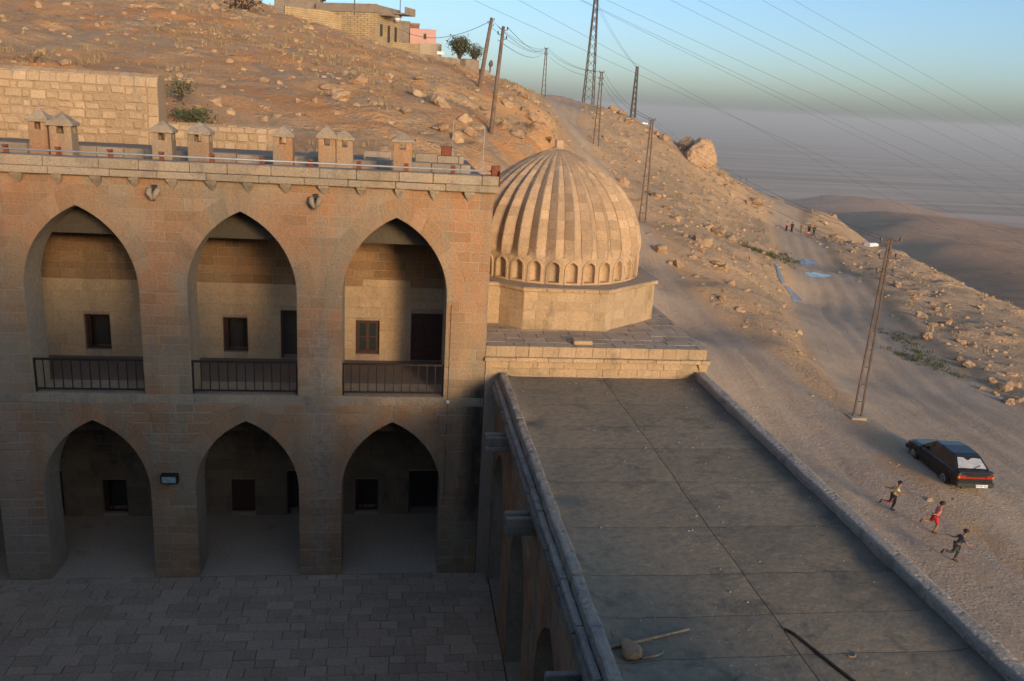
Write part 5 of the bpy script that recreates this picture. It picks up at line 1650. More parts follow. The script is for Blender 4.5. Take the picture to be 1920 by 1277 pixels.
m_ = MB(); m_.bar((t0_[0] - 4.2, t0_[1], t0_[2]), (t0_[0] + 4.2, t0_[1], t0_[2]), 0.35, 0.35); m_.bar((t0_[0] - 4.2, t0_[1], t0_[2] - 0.9), (t0_[0] + 4.2, t0_[1], t0_[2] - 0.9), 0.3, 0.3); m_.build('cross_beam', M_STEEL, ht)
M_WIRE = plain('cable', (0.10, 0.10, 0.105), 0.6, 0.2, 0.0, 1, 0)
def wire(p, q, sag, r, label, group, n=22):
    p, q = Vector(p), Vector(q)
    pts = [p.lerp(q, i / n) - Vector((0, 0, sag * 4 * (i / n) * (1 - i / n))) for i in range(n + 1)]
    m_ = MB(); m_.tube(pts, r, 4, False)
    tag(m_.build('power_line', M_WIRE), label, 'cable', group)
for (x0, y0), (x1, y1) in (((900, 2), (1431, 236)), ((980, 0), (1545, 300)), ((1100, 0), (1910, 374)), ((1112, 8), (1700, 292)), ((1147, 0), (1910, 342)), ((1267, 0), (1910, 313)), ((1320, 0), (1910, 284)), ((1439, 0), (1910, 256)), ((1498, 0), (1910, 228))):
    k = (y1 - y0) / (x1 - x0)
    xa, xb = x0 - 260, max(x1, 1900) + 260
    wire(at_depth(xa, y0 + k * (xa - x0), 150), at_depth(xb, y0 + k * (xb - x0), 360), 1.2, 0.027, 'high-voltage cable slanting across the sky towards the plain', 'cables across the sky')
PN = {'wood1': 'wooden pole above the bank', 'crest': 'crest pole', 'mid': 'three-armed pole', 'dome': 'pole beside the dome', 'near': 'lamp pole above the car'}
seq = ['wood1', 'crest', 'mid', 'dome', 'near']
for a, b in zip(seq[:-1], seq[1:]):
    for dx, dz in ((-0.28, -0.05), (0.28, -0.05), (-0.28, -0.75)):
        f = 1.0
        wire(tops[a] + Vector((dx, 0, dz)), tops[b] + Vector((dx, 0, dz)), 0.9, 0.02 if a != 'dome' else 0.008, 'thin sagging line from the %s to the %s' % (PN[a], PN[b]), 'lines from %s to %s' % (PN[a], PN[b]))
for dz in (-0.2, -0.8):
    wire(tops['wood2'] + Vector((0, 0, dz)), tops['crest'] + Vector((0, 0, dz)), 0.8, 0.02, 'thin line from the wooden pole by the ruin to the crest pole', 'lines from the wooden pole')
wire(tops['wood2'] + Vector((0, 0, -0.2)), Vector(at_depth(735, 45, 112)), 1.6, 0.025, 'sagging line from the houses to the wooden pole by the ruin', 'line to the houses')
for dx in (-0.3, 0.3):
    wire(tops['pylon'] + Vector((dx, 0, -1)), tops['pylon2'] + Vector((dx * 0.5, 0, -0.3)), 1.0, 0.03, 'line between the tall pylon and the slim dark pylon', 'lines between the pylons')
# ------------------------------------------------------------------ the village on the hill
def block_wall_mat(name, a, b, mortar, sx=0.42, sz=0.24, bump=0.8):
    """small coursed blocks too far away to tell apart one by one"""
    m, nt, bs = new_mat(name)
    N = NT(nt)
    g = N.n('ShaderNodeNewGeometry')
    s = N.n('ShaderNodeSeparateXYZ', {0: g.outputs['Position']})
    xy = N.math('ADD', s.outputs[0], N.math('MULTIPLY', s.outputs[1], 1.0))
    v = N.n('ShaderNodeCombineXYZ', {0: xy, 1: s.outputs[2], 2: 0.0}).outputs[0]
    v = N.n('ShaderNodeVectorMath', {0: v, 1: N.n('ShaderNodeVectorMath', {0: N.n('ShaderNodeTexNoise', {'Vector': g.outputs['Position'], 'Scale': 1.2}).outputs['Color'], 1: (0.12, 0.12, 0)}, operation='MULTIPLY').outputs[0]}, operation='ADD').outputs[0]
    br = N.n('ShaderNodeTexBrick', {'Vector': v, 'Color1': (*a, 1), 'Color2': (*b, 1), 'Mortar': (*mortar, 1), 'Scale': 1.0, 'Mortar Size': 0.022, 'Mortar Smooth': 0.4, 'Bias': 0.0, 'Brick Width': sx, 'Row Height': sz})
    n = N.noise(g.outputs['Position'], 1.1, 6, 0.7)
    c0 = N.mix(1.0, br.outputs['Color'], N.mix(N.ramp(n, 0.3, 0.7), (0.72, 0.70, 0.68), (1.12, 1.1, 1.08)), 'MULTIPLY')
    nt.links.new(c0, bs.inputs['Base Color'])
    bs.inputs['Roughness'].default_value = 0.95
    h = N.math('SUBTRACT', N.math('MULTIPLY', n, 0.4), br.outputs['Fac'])
    nt.links.new(N.bump(h, bump, 0.05), bs.inputs['Normal'])
    return m
M_YEL = block_wall_mat('yellow_block', (0.52, 0.40, 0.23), (0.46, 0.345, 0.19), (0.22, 0.16, 0.09))
M_GRB = block_wall_mat('grey_block', (0.33, 0.28, 0.22), (0.29, 0.24, 0.19), (0.22, 0.19, 0.15), 0.4, 0.2)
M_REDB = block_wall_mat('red_brick', (0.30, 0.12, 0.07), (0.26, 0.10, 0.06), (0.3, 0.22, 0.17), 0.25, 0.12)
M_PINK = stone('pink_render', (0.62, 0.38, 0.34), (0.58, 0.36, 0.32), big=0.5, vary=0.0, streak=0.15)
M_CONCR = stone('bare_concrete', (0.33, 0.27, 0.20), (0.29, 0.24, 0.18), (0.22, 0.18, 0.13), big=0.5, vary=0.0, streak=0.5)
M_DIRTW = stone('retaining_wall', (0.32, 0.25, 0.18), (0.27, 0.215, 0.155), (0.20, 0.16, 0.12), big=0.5, vary=0.1, streak=0.7)
def slab(p0, p1, thick, z0a, z1a, z0b, z1b):
    """an upright wall from p0 to p1 in plan with its own bottom and top heights at both ends"""
    a, b = np.array(p0[:2], float), np.array(p1[:2], float)
    t = (b - a) / np.linalg.norm(b - a); n = np.array([-t[1], t[0]]) * thick
    V = []
    for q, lo, hi in ((a, z0a, z1a), (b, z0b, z1b)):
        for s in (0, 1):
            V += [(*(q + n * s), lo), (*(q + n * s), hi)]
    return V, [(0, 4, 5, 1), (2, 3, 7, 6), (1, 5, 7, 3), (0, 2, 6, 4), (0, 1, 3, 2), (4, 6, 7, 5)]
def px_wall(name, label, cat, top0, top1, bot0, bot1, d0, d1, thick, mat):
    A, B = at_depth(*top0, d0), at_depth(*top1, d1)
    za, zb = at_depth(*bot0, d0)[2], at_depth(*bot1, d1)[2]
    n = 9
    V, Fc = [], []
    o = thing(name, label, cat, (A[0], A[1], za))
    r = random.Random(int(top0[0]))
    for i in range(n):
        f0, f1 = i / n, (i + 1) / n
        P, Q = A + (B - A) * f0, A + (B - A) * f1
        j0 = r.uniform(-0.08, 0.05)
        v, f = slab(P, Q, thick, min(za + (zb - za) * f0, ground(P[0], P[1])) - 0.5, P[2] + j0, min(za + (zb - za) * f1, ground(Q[0], Q[1])) - 0.5, Q[2] + j0 + r.uniform(-0.04, 0.04))
        k = len(V); V += v; Fc += [tuple(q + k for q in g) for g in f]
    obj('wall_body', V, Fc, mat, o)
    return o
def house(name, label, corner, d, wd, dp, h, mat, parapet=0.5, over=0.25, roofmat=None, wins=(), doors=(), sink=1.5, rot=0.0):
    """a flat-roofed house; corner: the near right corner's foot"""
    c = at_depth(*corner, d)
    x1, y0, z0 = c[0], c[1], c[2]
    x0, y1 = x1 - wd, y0 + dp
    o = thing(name, label, 'house', (x1, y0, z0))
    m_ = MB(); m_.box(x0, x1, y0, y1, z0 - sink, z0 + h); m_.build('wall', mat, o)
    rm = roofmat or M_CONCR
    m_ = MB(); m_.box(x0 - over, x1 + over, y0 - over, y1 + over, z0 + h, z0 + h + 0.22); r_ = m_.build('roof', rm, o)
    if parapet:
        m_ = MB(); z = z0 + h + 0.222
        m_.box(x0, x1, y0 - over * 0.3, y0 + 0.15, z, z + parapet); m_.box(x1 - 0.15, x1, y0 + 0.152, y1, z, z + parapet * 0.9); m_.build('parapet', rm, r_)
    for face, a, b_, s, t in wins:
        fm, gm = MB(), MB()
        if face == 'f':
            fm.box(x1 - a - s, x1 - a, y0 - 0.04, y0 + 0.06, z0 + b_, z0 + b_ + t); gm.box(x1 - a - s + 0.08, x1 - a - 0.08, y0 - 0.055, y0 + 0.02, z0 + b_ + 0.08, z0 + b_ + t - 0.08)
        else:
            fm.box(x1 - 0.06, x1 + 0.04, y0 + a, y0 + a + s, z0 + b_, z0 + b_ + t); gm.box(x1 - 0.02, x1 + 0.055, y0 + a + 0.08, y0 + a + s - 0.08, z0 + b_ + 0.08, z0 + b_ + t - 0.08)
        f_ = fm.build('window' if t < 1.8 else 'door', M_CONCR, o)
        gm.build('pane' if t < 1.8 else 'door_leaf', M_DARK, f_)
    o.rotation_euler = (0, 0, rot)
    return o, (x0, x1, y0, y1, z0, z0 + h)
D1 = 104
h1, (hx0, hx1, hy0, hy1, hz0, hz1) = house('yellow_house', 'yellow block house with a flat concrete roof and projecting canopy', (706, 92), D1, 8.3, 6.4, 4.15, M_YEL, 0.75, 0.1, None,
              (('s', 0.7, 1.5, 0.8, 1.5), ('s', 2.7, 0.9, 0.8, 2.1), ('s', 4.6, 0.9, 0.8, 2.1), ('f', 3.0, 1.0, 0.25, 0.5)), rot=math.radians(-26))
m_ = MB(); m_.box(hx1 + 0.1, hx1 + 1.5, hy0 + 0.6, hy0 + 3.2, hz1 - 0.25, hz1 - 0.05); m_.build('canopy', M_CONCR, h1)
m_ = MB(); m_.box(hx1 - 1.0, hx1 + 1.9, hy0 + 3.9, hy0 + 6.7, hz1 + 0.24, hz1 + 0.40); m_.box(hx1 + 1.75, hx1 + 1.9, hy0 + 3.9, hy0 + 6.7, hz1 + 0.402, hz1 + 1.1); m_.build('balcony_roof', M_CONCR, h1)
m_ = MB(); m_.tube([(hx1 + 0.5, hy0 + 4.4, hz1 - 0.2), (hx1 + 0.62, hy0 + 4.2, hz1 - 0.15)], [0.42, 0.30], 14); m_.tube([(hx1 + 0.03, hy0 + 4.5, hz1 - 0.25), (hx1 + 0.5, hy0 + 4.4, hz1 - 0.2)], 0.03, 5); m_.build('satellite_dish', M_WHITE, h1)
m_ = MB(); m_.tube([(hx1 - 3.0, hy0 - 0.05, hz1 - 0.3), (hx1 - 3.0, hy0 - 0.05, hz1 + 3.2)], 0.07, 6); m_.build('mast', M_STEEL, h1)
m_ = MB(); m_.tube([(hx1 + 0.6, hy0 + 5, hz1 + 0.4), (hx1 + 0.6, hy0 + 5, hz1 + 3.0)], 0.05, 6); m_.build('aerial', M_STEEL, h1)
px_wall('garden_wall', 'tall yellow block wall with holes joining the yellow house', 'wall', (534, 10), (628, 22), (545, 52), (628, 75), 98, 102, 0.35, M_YEL)
px_wall('garden_wall', 'short yellow block wall between the holed wall and yellow house', 'wall', (596, 17), (640, 28), (600, 62), (640, 80), 101, 103.4, 0.3, M_YEL)
house('stone_shed', 'grey low shed with a sloping roof edge above the yellow wall', (600, 14), 106, 5.5, 5, 1.2, M_GRB, 0, 0.3, None)
house('concrete_house', 'bare concrete house behind the canopy of the yellow house', (640, 40), 112, 6.5, 6, 1.5, M_CONCR, 0.3, 0.1)
house('grey_house', 'grey block house with a flat roof beside the yellow house', (767, 80), 116, 3.0, 7, 2.5, M_GRB, 0.0, 0.1, None, (('f', 1.9, 1.0, 0.6, 0.7),))
house('brick_house', 'unfinished red brick storey rising behind the pink house', (786, 66), 124, 1.9, 4, 1.4, M_REDB, 0.0, 0.05)
house('pink_house', 'pale pink rendered house with a flat roof', (817, 84), 120, 3.6, 6, 1.75, M_PINK, 0.0, 0.0, M_PINK, (('f', 1.3, 0.6, 0.45, 0.8),))
px_wall('yard_wall', 'yellow yard wall with a row of cap stones below the grey house', 'wall', (720, 76), (786, 83), (720, 95), (786, 97), 106, 112, 0.3, M_YEL)
px_wall('yard_wall', 'whitish low yard wall in front of the pink house', 'wall', (787, 81), (828, 83), (787, 98), (828, 102), 112.5, 116, 0.3, M_CONC)
px_wall('retaining_wall', 'long grey streaked retaining wall below the houses', 'wall', (736, 93), (871, 111), (736, 99), (871, 134), 104.5, 111, 0.4, M_DIRTW)
px_wall('ruined_wall', 'broken grey concrete wall stub by the wooden pole', 'wall', (873, 110), (899, 112), (873, 133), (899, 138), 110, 112, 1.2, M_CONCR)
px_wall('block_wall', 'small low stone wall stub beyond the wooden pole', 'wall', (902, 130), (919, 133), (902, 142), (919, 147), 113, 114, 0.8, M_CONCR)
t_ = at_depth(826, 99, 112)
m_ = MB(); m_.bbox(t_[0] - 0.45, t_[0] + 0.45, t_[1] - 0.3, t_[1] + 0.2, t_[2] - 0.25, t_[2] + 0.1, 0.03); m_.box(t_[0] - 0.5, t_[0] + 0.5, t_[1] - 0.35, t_[1] + 0.25, t_[2] + 0.1, t_[2] + 0.16)
tag(m_.build('water_trough', M_WHITE), 'small white trough below the whitish yard wall', 'trough')
t_ = at_depth(919, 133, 114)
m_ = MB(); m_.tube([(t_[0], t_[1], t_[2] - 0.2), (t_[0], t_[1], t_[2] + 0.5), (t_[0] + 0.05, t_[1], t_[2] + 0.8), (t_[0] + 0.1, t_[1], t_[2] + 1.15), (t_[0] + 0.1, t_[1], t_[2] + 1.4)], [0.10, 0.13, 0.32, 0.24, 0.03], 9)
tag(m_.build('metal_cowl', M_STEEL), 'bulbous grey metal cowl standing on the low stone stub', 'cowl')
bush(862, 110, 44, 38, M_OLIVE, 'round olive tree rising above the retaining wall', 2200, 'olive_tree', 0.11, 113, stems=22)
bush(889, 118, 36, 30, M_OLIVE, 'thin olive tree next to the ruined wall', 900, 'olive_tree', 0.10, 115, stems=14)

# ------------------------------------------------------------------ the parked car
M_PAINT = plain('black_paint', (0.016, 0.015, 0.015), 0.30, 0, 0.1, 3, 0)
M_TRIM = plain('black_trim', (0.02, 0.02, 0.02), 0.6)
M_CGLASS = plain('car_glass', (0.012, 0.015, 0.018), 0.05, 0, 0.05, 3, 0)
M_TYRE = plain('tyre_rubber', (0.022, 0.021, 0.02), 0.9)
M_RIM = plain('alloy_rim', (0.35, 0.36, 0.38), 0.35, 0.6)
M_TAIL = plain('tail_lens', (0.30, 0.03, 0.012), 0.15, 0, 0.2, 8, 0)
M_AMBER = plain('amber_lens', (0.60, 0.19, 0.03), 0.15, 0, 0.2, 8, 0)
M_SHADE = plain('silver_sunshade', (0.47, 0.49, 0.50), 0.32, 0.25, 0.2, 5, 0.6)
def build_car():
    rl = on_z(1770.4, 902.4, ground(*on_z(1770, 902, -2.0)[:2]) + 0.03)
    az = math.radians(4.66)
    f = np.array([math.sin(az), math.cos(az), 0.0]); l = np.array([-math.cos(az), math.sin(az), 0.0])
    o0 = rl - f * 0.80 - l * 0.74
    gz = float(np.mean([ground(*(o0 + f * a + l * b)[:2]) for a in (0.8, 3.3) for b in (-0.72, 0.72)])) + 0.035
    M = Matrix(((f[0], l[0], 0, o0[0]), (f[1], l[1], 0, o0[1]), (0, 0, 1, gz), (0, 0, 0, 1)))
    car = thing('hatchback_car', 'black hatchback parked on the road with a silver shade in its rear window', 'car', (o0[0] + f[0] * 2, o0[1] + f[1] * 2, gz))
    def part(name, mb, mat, par=None, smooth=False):
        mb.v = [tuple(M @ Vector(v)) for v in mb.v]
        return mb.build(name, mat, par or car, smooth)
    # lower body: cross-sections along the length (x forward, y left)
    S = [(-0.02, 0.66, 0.36, 0.78, 0.84), (0.03, 0.74, 0.30, 0.86, 0.90), (0.30, 0.79, 0.24, 0.90, 0.925), (0.9, 0.81, 0.20, 0.90, 0.92), (1.9, 0.815, 0.19, 0.88, 0.90), (2.75, 0.81, 0.20, 0.86, 0.89), (3.1, 0.80, 0.22, 0.81, 0.86),
         (3.7, 0.78, 0.24, 0.74, 0.79), (3.98, 0.74, 0.28, 0.66, 0.72), (4.08, 0.66, 0.34, 0.58, 0.64)]
    mb = MB(); V, Fc = [], []
    for x, hw, zb, zs, zt in S:
        P = [(hw * 0.90, zb), (hw * 0.985, zb + 0.10), (hw, (zb + zs) / 2), (hw * 0.985, zs - 0.06), (hw * 0.93, zs + 0.0), (hw * 0.80, zt), (0, zt + 0.015)]
        P = P + [(-a, b) for a, b in P[-2::-1]]
        V += [(x, a, b) for a, b in P]
    n = 13
    for i in range(len(S) - 1):
        for k in range(n):
            Fc.append((i * n + k, i * n + (k + 1) % n, (i + 1) * n + (k + 1) % n, (i + 1) * n + k))
    Fc += [tuple(range(n)), tuple(range(len(S) * n - 1, (len(S) - 1) * n - 1, -1))]
    mb.add(V, Fc)
    body = part('body', mb, M_PAINT, None, False)
    # cabin
    def ring(x, hw, z): return [(x, hw, z), (x, -hw, z)]
    low = [(0.28, 0.70, 0.91), (0.55, 0.735, 0.90), (1.9, 0.75, 0.885), (2.95, 0.70, 0.87)]
    up = [(0.78, 0.55, 1.335), (0.95, 0.565, 1.365), (1.75, 0.575, 1.385), (2.28, 0.55, 1.345)]
    V = []
    for (x, w, z), (x2, w2, z2) in zip(low, up):
        V += [(x, w, z), (x2, w2, z2 - 0.03), (x2, w2 - 0.06, z2), (x2, -w2 + 0.06, z2), (x2, -w2, z2 - 0.03), (x, -w, z)]
    Fc = []
    for i in range(3):
        for k in range(5):
            Fc.append((i * 6 + k, i * 6 + k + 1, (i + 1) * 6 + k + 1, (i + 1) * 6 + k))
    Fc += [(0, 1, 2, 3, 4, 5), (23, 22, 21, 20, 19, 18)]
    mb = MB(); mb.add(V, Fc)
    cab = part('cabin', mb, M_PAINT)
    def pane(name, quad, off, mat, par):
        q = [Vector(p) for p in quad]
        nrm = (q[1] - q[0]).cross(q[3] - q[0]).normalized() * off
        c = sum(q, Vector()) / len(q)
        mb = MB(); mb.add([p + nrm for p in q] + [p - nrm * 0.5 for p in q], [tuple(range(len(q)))] + [(i, (i + 1) % len(q), len(q) + (i + 1) % len(q), len(q) + i) for i in range(len(q))])
        return part(name, mb, mat, par)
    def lerp(a, b, t): return tuple(a[i] + (b[i] - a[i]) * t for i in range(3))
    def sub(q, u0, u1, v0, v1):
        def pt(u, v): return lerp(lerp(q[0], q[1], u), lerp(q[3], q[2], u), v)
        return [pt(u0, v0), pt(u1, v0), pt(u1, v1), pt(u0, v1)]
    rear = [(0.28, 0.70, 0.91), (0.28, -0.70, 0.91), (0.78, -0.52, 1.33), (0.78, 0.52, 1.33)]
    rw = pane('rear_window', sub(rear, 0.06, 0.94, 0.06, 0.92), -0.012, M_CGLASS, cab)
    # rumpled silver sun shade seen through the rear window
    V, Fc = [], []
    nu, nv = 22, 10
    q = sub(rear, 0.07, 0.93, 0.10, 0.86)
    nrm = (Vector(rear[1]) - Vector(rear[0])).cross(Vector(rear[3]) - Vector(rear[0])).normalized() * -1
    if nrm.x > 0: nrm = -nrm
    for j in range(nv + 1):
        for i in range(nu + 1):
            u, v = i / nu, j / nv
            top = 1 - 0.22 * math.exp(-((u - 0.42) / 0.12) ** 2) - 0.10 * u
            p = Vector(lerp(lerp(q[0], q[1], u), lerp(q[3], q[2], u), v * top))
            p += nrm * (0.022 + 0.012 * math.sin(u * 9 + v * 2) * math.cos(v * 4 + u * 3))
            V.append(tuple(p))
    w_ = nu + 1
    Fc = [(j * w_ + i, j * w_ + i + 1, (j + 1) * w_ + i + 1, (j + 1) * w_ + i) for j in range(nv) for i in range(nu)]
    mb = MB(); mb.add(V, Fc); part('sun_shade', mb, M_SHADE, rw, True)
    ws = [(2.95, -0.70, 0.87), (2.95, 0.70, 0.87), (2.28, 0.53, 1.34), (2.28, -0.53, 1.34)]
    pane('windscreen', sub(ws, 0.06, 0.94, 0.06, 0.94), -0.012, M_CGLASS, cab)
    for s in (1, -1):
        sd = [(0.42, 0.722 * s, 0.905), (2.88, 0.708 * s, 0.875), (2.22, 0.556 * s, 1.32), (0.84, 0.556 * s, 1.32)]
        for u0, u1, nm in ((0.09, 0.24, 'quarter_window'), (0.27, 0.56, 'rear_side_window'), (0.60, 0.90, 'front_side_window')):
            pane(nm, sub(sd, u0, u1, 0.10, 0.90), 0.012 * -s, M_CGLASS, cab)
        mb = MB(); mb.bbox(2.52, 2.68, s * 0.82 - 0.09, s * 0.82 + 0.09, 0.90, 1.01, 0.03); part('wing_mirror', mb, M_TRIM)
        mb = MB(); mb.box(0.35, 3.65, min(s * 0.80, s * 0.822), max(s * 0.80, s * 0.822), 0.50, 0.56); part('side_moulding', mb, M_TRIM, body)
        for x in (0.95, 1.95, 2.86):
            mb = MB(); mb.box(x - 0.006, x + 0.006, min(s * 0.79, s * 0.817), max(s * 0.79, s * 0.817), 0.28, 0.86); part('door_seam', mb, M_TRIM, body)
        for x in (1.08, 2.08):
            mb = MB(); mb.bbox(x, x + 0.16, min(s * 0.80, s * 0.83), max(s * 0.80, s * 0.83), 0.74, 0.78, 0.008); part('door_handle', mb, M_TRIM, body)
        for x in (0.80, 3.28):
            mb = MB(); P = [(x + 0.35 * math.cos(a), s * 0.822, 0.29 + 0.35 * math.sin(a)) for a in np.linspace(0, 2 * math.pi, 20, endpoint=False)]
            mb.add(P + [(p[0], s * 0.5, p[2]) for p in P], [tuple(range(20))] + [(i, (i + 1) % 20, 20 + (i + 1) % 20, 20 + i) for i in range(20)]); part('wheel_arch', mb, M_TRIM, body)
            mb = MB(); y0, y1 = s * 0.66, s * 0.842
            mb.tube([(x, y0, 0.29), (x, y0 + s * 0.03, 0.29), (x, y1 - s * 0.03, 0.29), (x, y1, 0.29)], [0.25, 0.29, 0.29, 0.25], 26); ty = part('wheel', mb, M_TYRE, None)
            mb = MB(); mb.tube([(x, y1 - s * 0.01, 0.29), (x, y1 + s * 0.006, 0.29)], [0.195, 0.19], 22); rm = part('rim', mb, M_TRIM, ty)
            mb = MB()
            for k in range(5):
                a = k * 2 * math.pi / 5 + 0.3
                mb.bar((x, y1 + s * 0.010, 0.29), (x + 0.185 * math.cos(a), y1 + s * 0.010, 0.29 + 0.185 * math.sin(a)), 0.07, 0.03, (0, 1, 0))
            mb.tube([(x, y1, 0.29), (x, y1 + s * 0.02, 0.29)], [0.06, 0.05], 12)
            ring_ = [(x + 0.185 * math.cos(a), y1 + s * 0.008, 0.29 + 0.185 * math.sin(a)) for a in np.linspace(0, 2 * math.pi, 25)]
            mb.tube(ring_, 0.018, 6, False); part('spokes', mb, M_RIM, ty)
        mb = MB(); mb.bbox(-0.045, 0.03, min(s * 0.42, s * 0.735), max(s * 0.42, s * 0.735), 0.66, 0.80, 0.012); tl = part('tail_light', mb, M_TAIL)
        mb = MB(); mb.bbox(-0.05, 0.04, min(s * 0.655, s * 0.742), max(s * 0.655, s * 0.742), 0.67, 0.79, 0.012); part('indicator', mb, M_AMBER, tl)
        mb = MB(); mb.bbox(3.99, 4.09, min(s * 0.36, s * 0.66), max(s * 0.36, s * 0.66), 0.52, 0.64, 0.02); part('headlight', mb, M_CGLASS)
    mb = MB(); mb.bbox(-0.035, 0.03, -0.415, 0.415, 0.66, 0.74, 0.01); part('reflector_band', mb, M_TAIL)
    mb = MB(); mb.bbox(-0.10, 0.16, -0.78, 0.78, 0.30, 0.53, 0.05); part('rear_bumper', mb, M_TRIM)
    mb = MB(); mb.bbox(3.94, 4.16, -0.76, 0.76, 0.28, 0.48, 0.05); part('front_bumper', mb, M_TRIM)
    mb = MB(); mb.bbox(-0.05, 0.16, -0.70, 0.70, 0.905, 0.945, 0.012); part('tailgate_lip', mb, M_TRIM)
    mb = MB(); mb.bar((0.26, 0.05, 0.945), (0.42, -0.38, 1.065), 0.02, 0.02); part('rear_wiper', mb, M_TRIM)
    mb = MB(); mb.tube([(-0.10, 0.52, 0.26), (0.15, 0.52, 0.26)], 0.03, 8); part('exhaust_pipe', mb, M_STEEL)
    mb = MB(); mb.box(-0.117, -0.10, -0.50, 0.02, 0.33, 0.455); pl = part('number_plate', mb, M_WHITE)
    mb = MB(); mb.box(-0.120, -0.1175, -0.03, 0.02, 0.332, 0.453); part('plate_band', mb, plain('plate_blue', (0.03, 0.08, 0.35), 0.4), pl)
    tc = bpy.data.curves.new('plate_text', 'FONT'); tc.body = '47 AH 353'; tc.size = 0.10; tc.align_x = 'CENTER'; tc.align_y = 'CENTER'; tc.extrude = 0.001
    tc.materials.append(M_TRIM)
    tmp = bpy.data.objects.new('plate_text', tc); col.objects.link(tmp); bpy.context.view_layer.update()
    tm = bpy.data.meshes.new_from_object(tmp); bpy.data.objects.remove(tmp)
    to = bpy.data.objects.new('plate_text', tm); link(to, pl)
    R_ = Matrix(((0, 0, -1, -0.1195), (-1, 0, 0, -0.265), (0, 1, 0, 0.392), (0, 0, 0, 1)))
    to.matrix_basis = M @ R_
build_car()

# ------------------------------------------------------------------ people
def skin(name, chains, mat, parent, root=0, sub=2):
    """one continuous surface grown round a skeleton; chains: lists of (key, point, radius), shared keys join"""
    idx, V, R_, E = {}, [], [], []
    for ch in chains:
        prev = None
        for key, p, r in ch:
            if key not in idx:
                idx[key] = len(V); V.append(tuple(p)); R_.append(r)
            k = idx[key]
            if prev is not None and prev != k: E.append((prev, k))
            prev = k
    me = bpy.data.meshes.new(name); me.from_pydata(V, E, [])
    o = bpy.data.objects.new(name, me); link(o, parent)
    me.materials.append(mat)
    md = o.modifiers.new('skin', 'SKIN'); md.use_smooth_shade = True
    md.branch_smoothing = 0.3
    if not me.skin_vertices:
        bm = bmesh.new(); bm.from_mesh(me); bm.verts.layers.skin.verify(); bm.to_mesh(me); bm.free()
    for i, sv in enumerate(me.skin_vertices[0].data):
        rr = R_[i] if hasattr(R_[i], '__len__') else (R_[i], R_[i])
        sv.radius = rr; sv.use_root = (i == root)
    sb_ = o.modifiers.new('subdivision', 'SUBSURF'); sb_.levels = sub; sb_.render_levels = sub
    return o
M_SKIN = plain('skin', (0.30, 0.16, 0.095), 0.6, 0, 0.06, 4, 0)
M_HAIR = plain('dark_hair', (0.02, 0.014, 0.01), 0.7)
_cl = {}
def cloth(name, c):
    if name not in _cl: _cl[name] = plain(name, c, 0.9, 0, 0.15, 9, 0.2)
    return _cl[name]
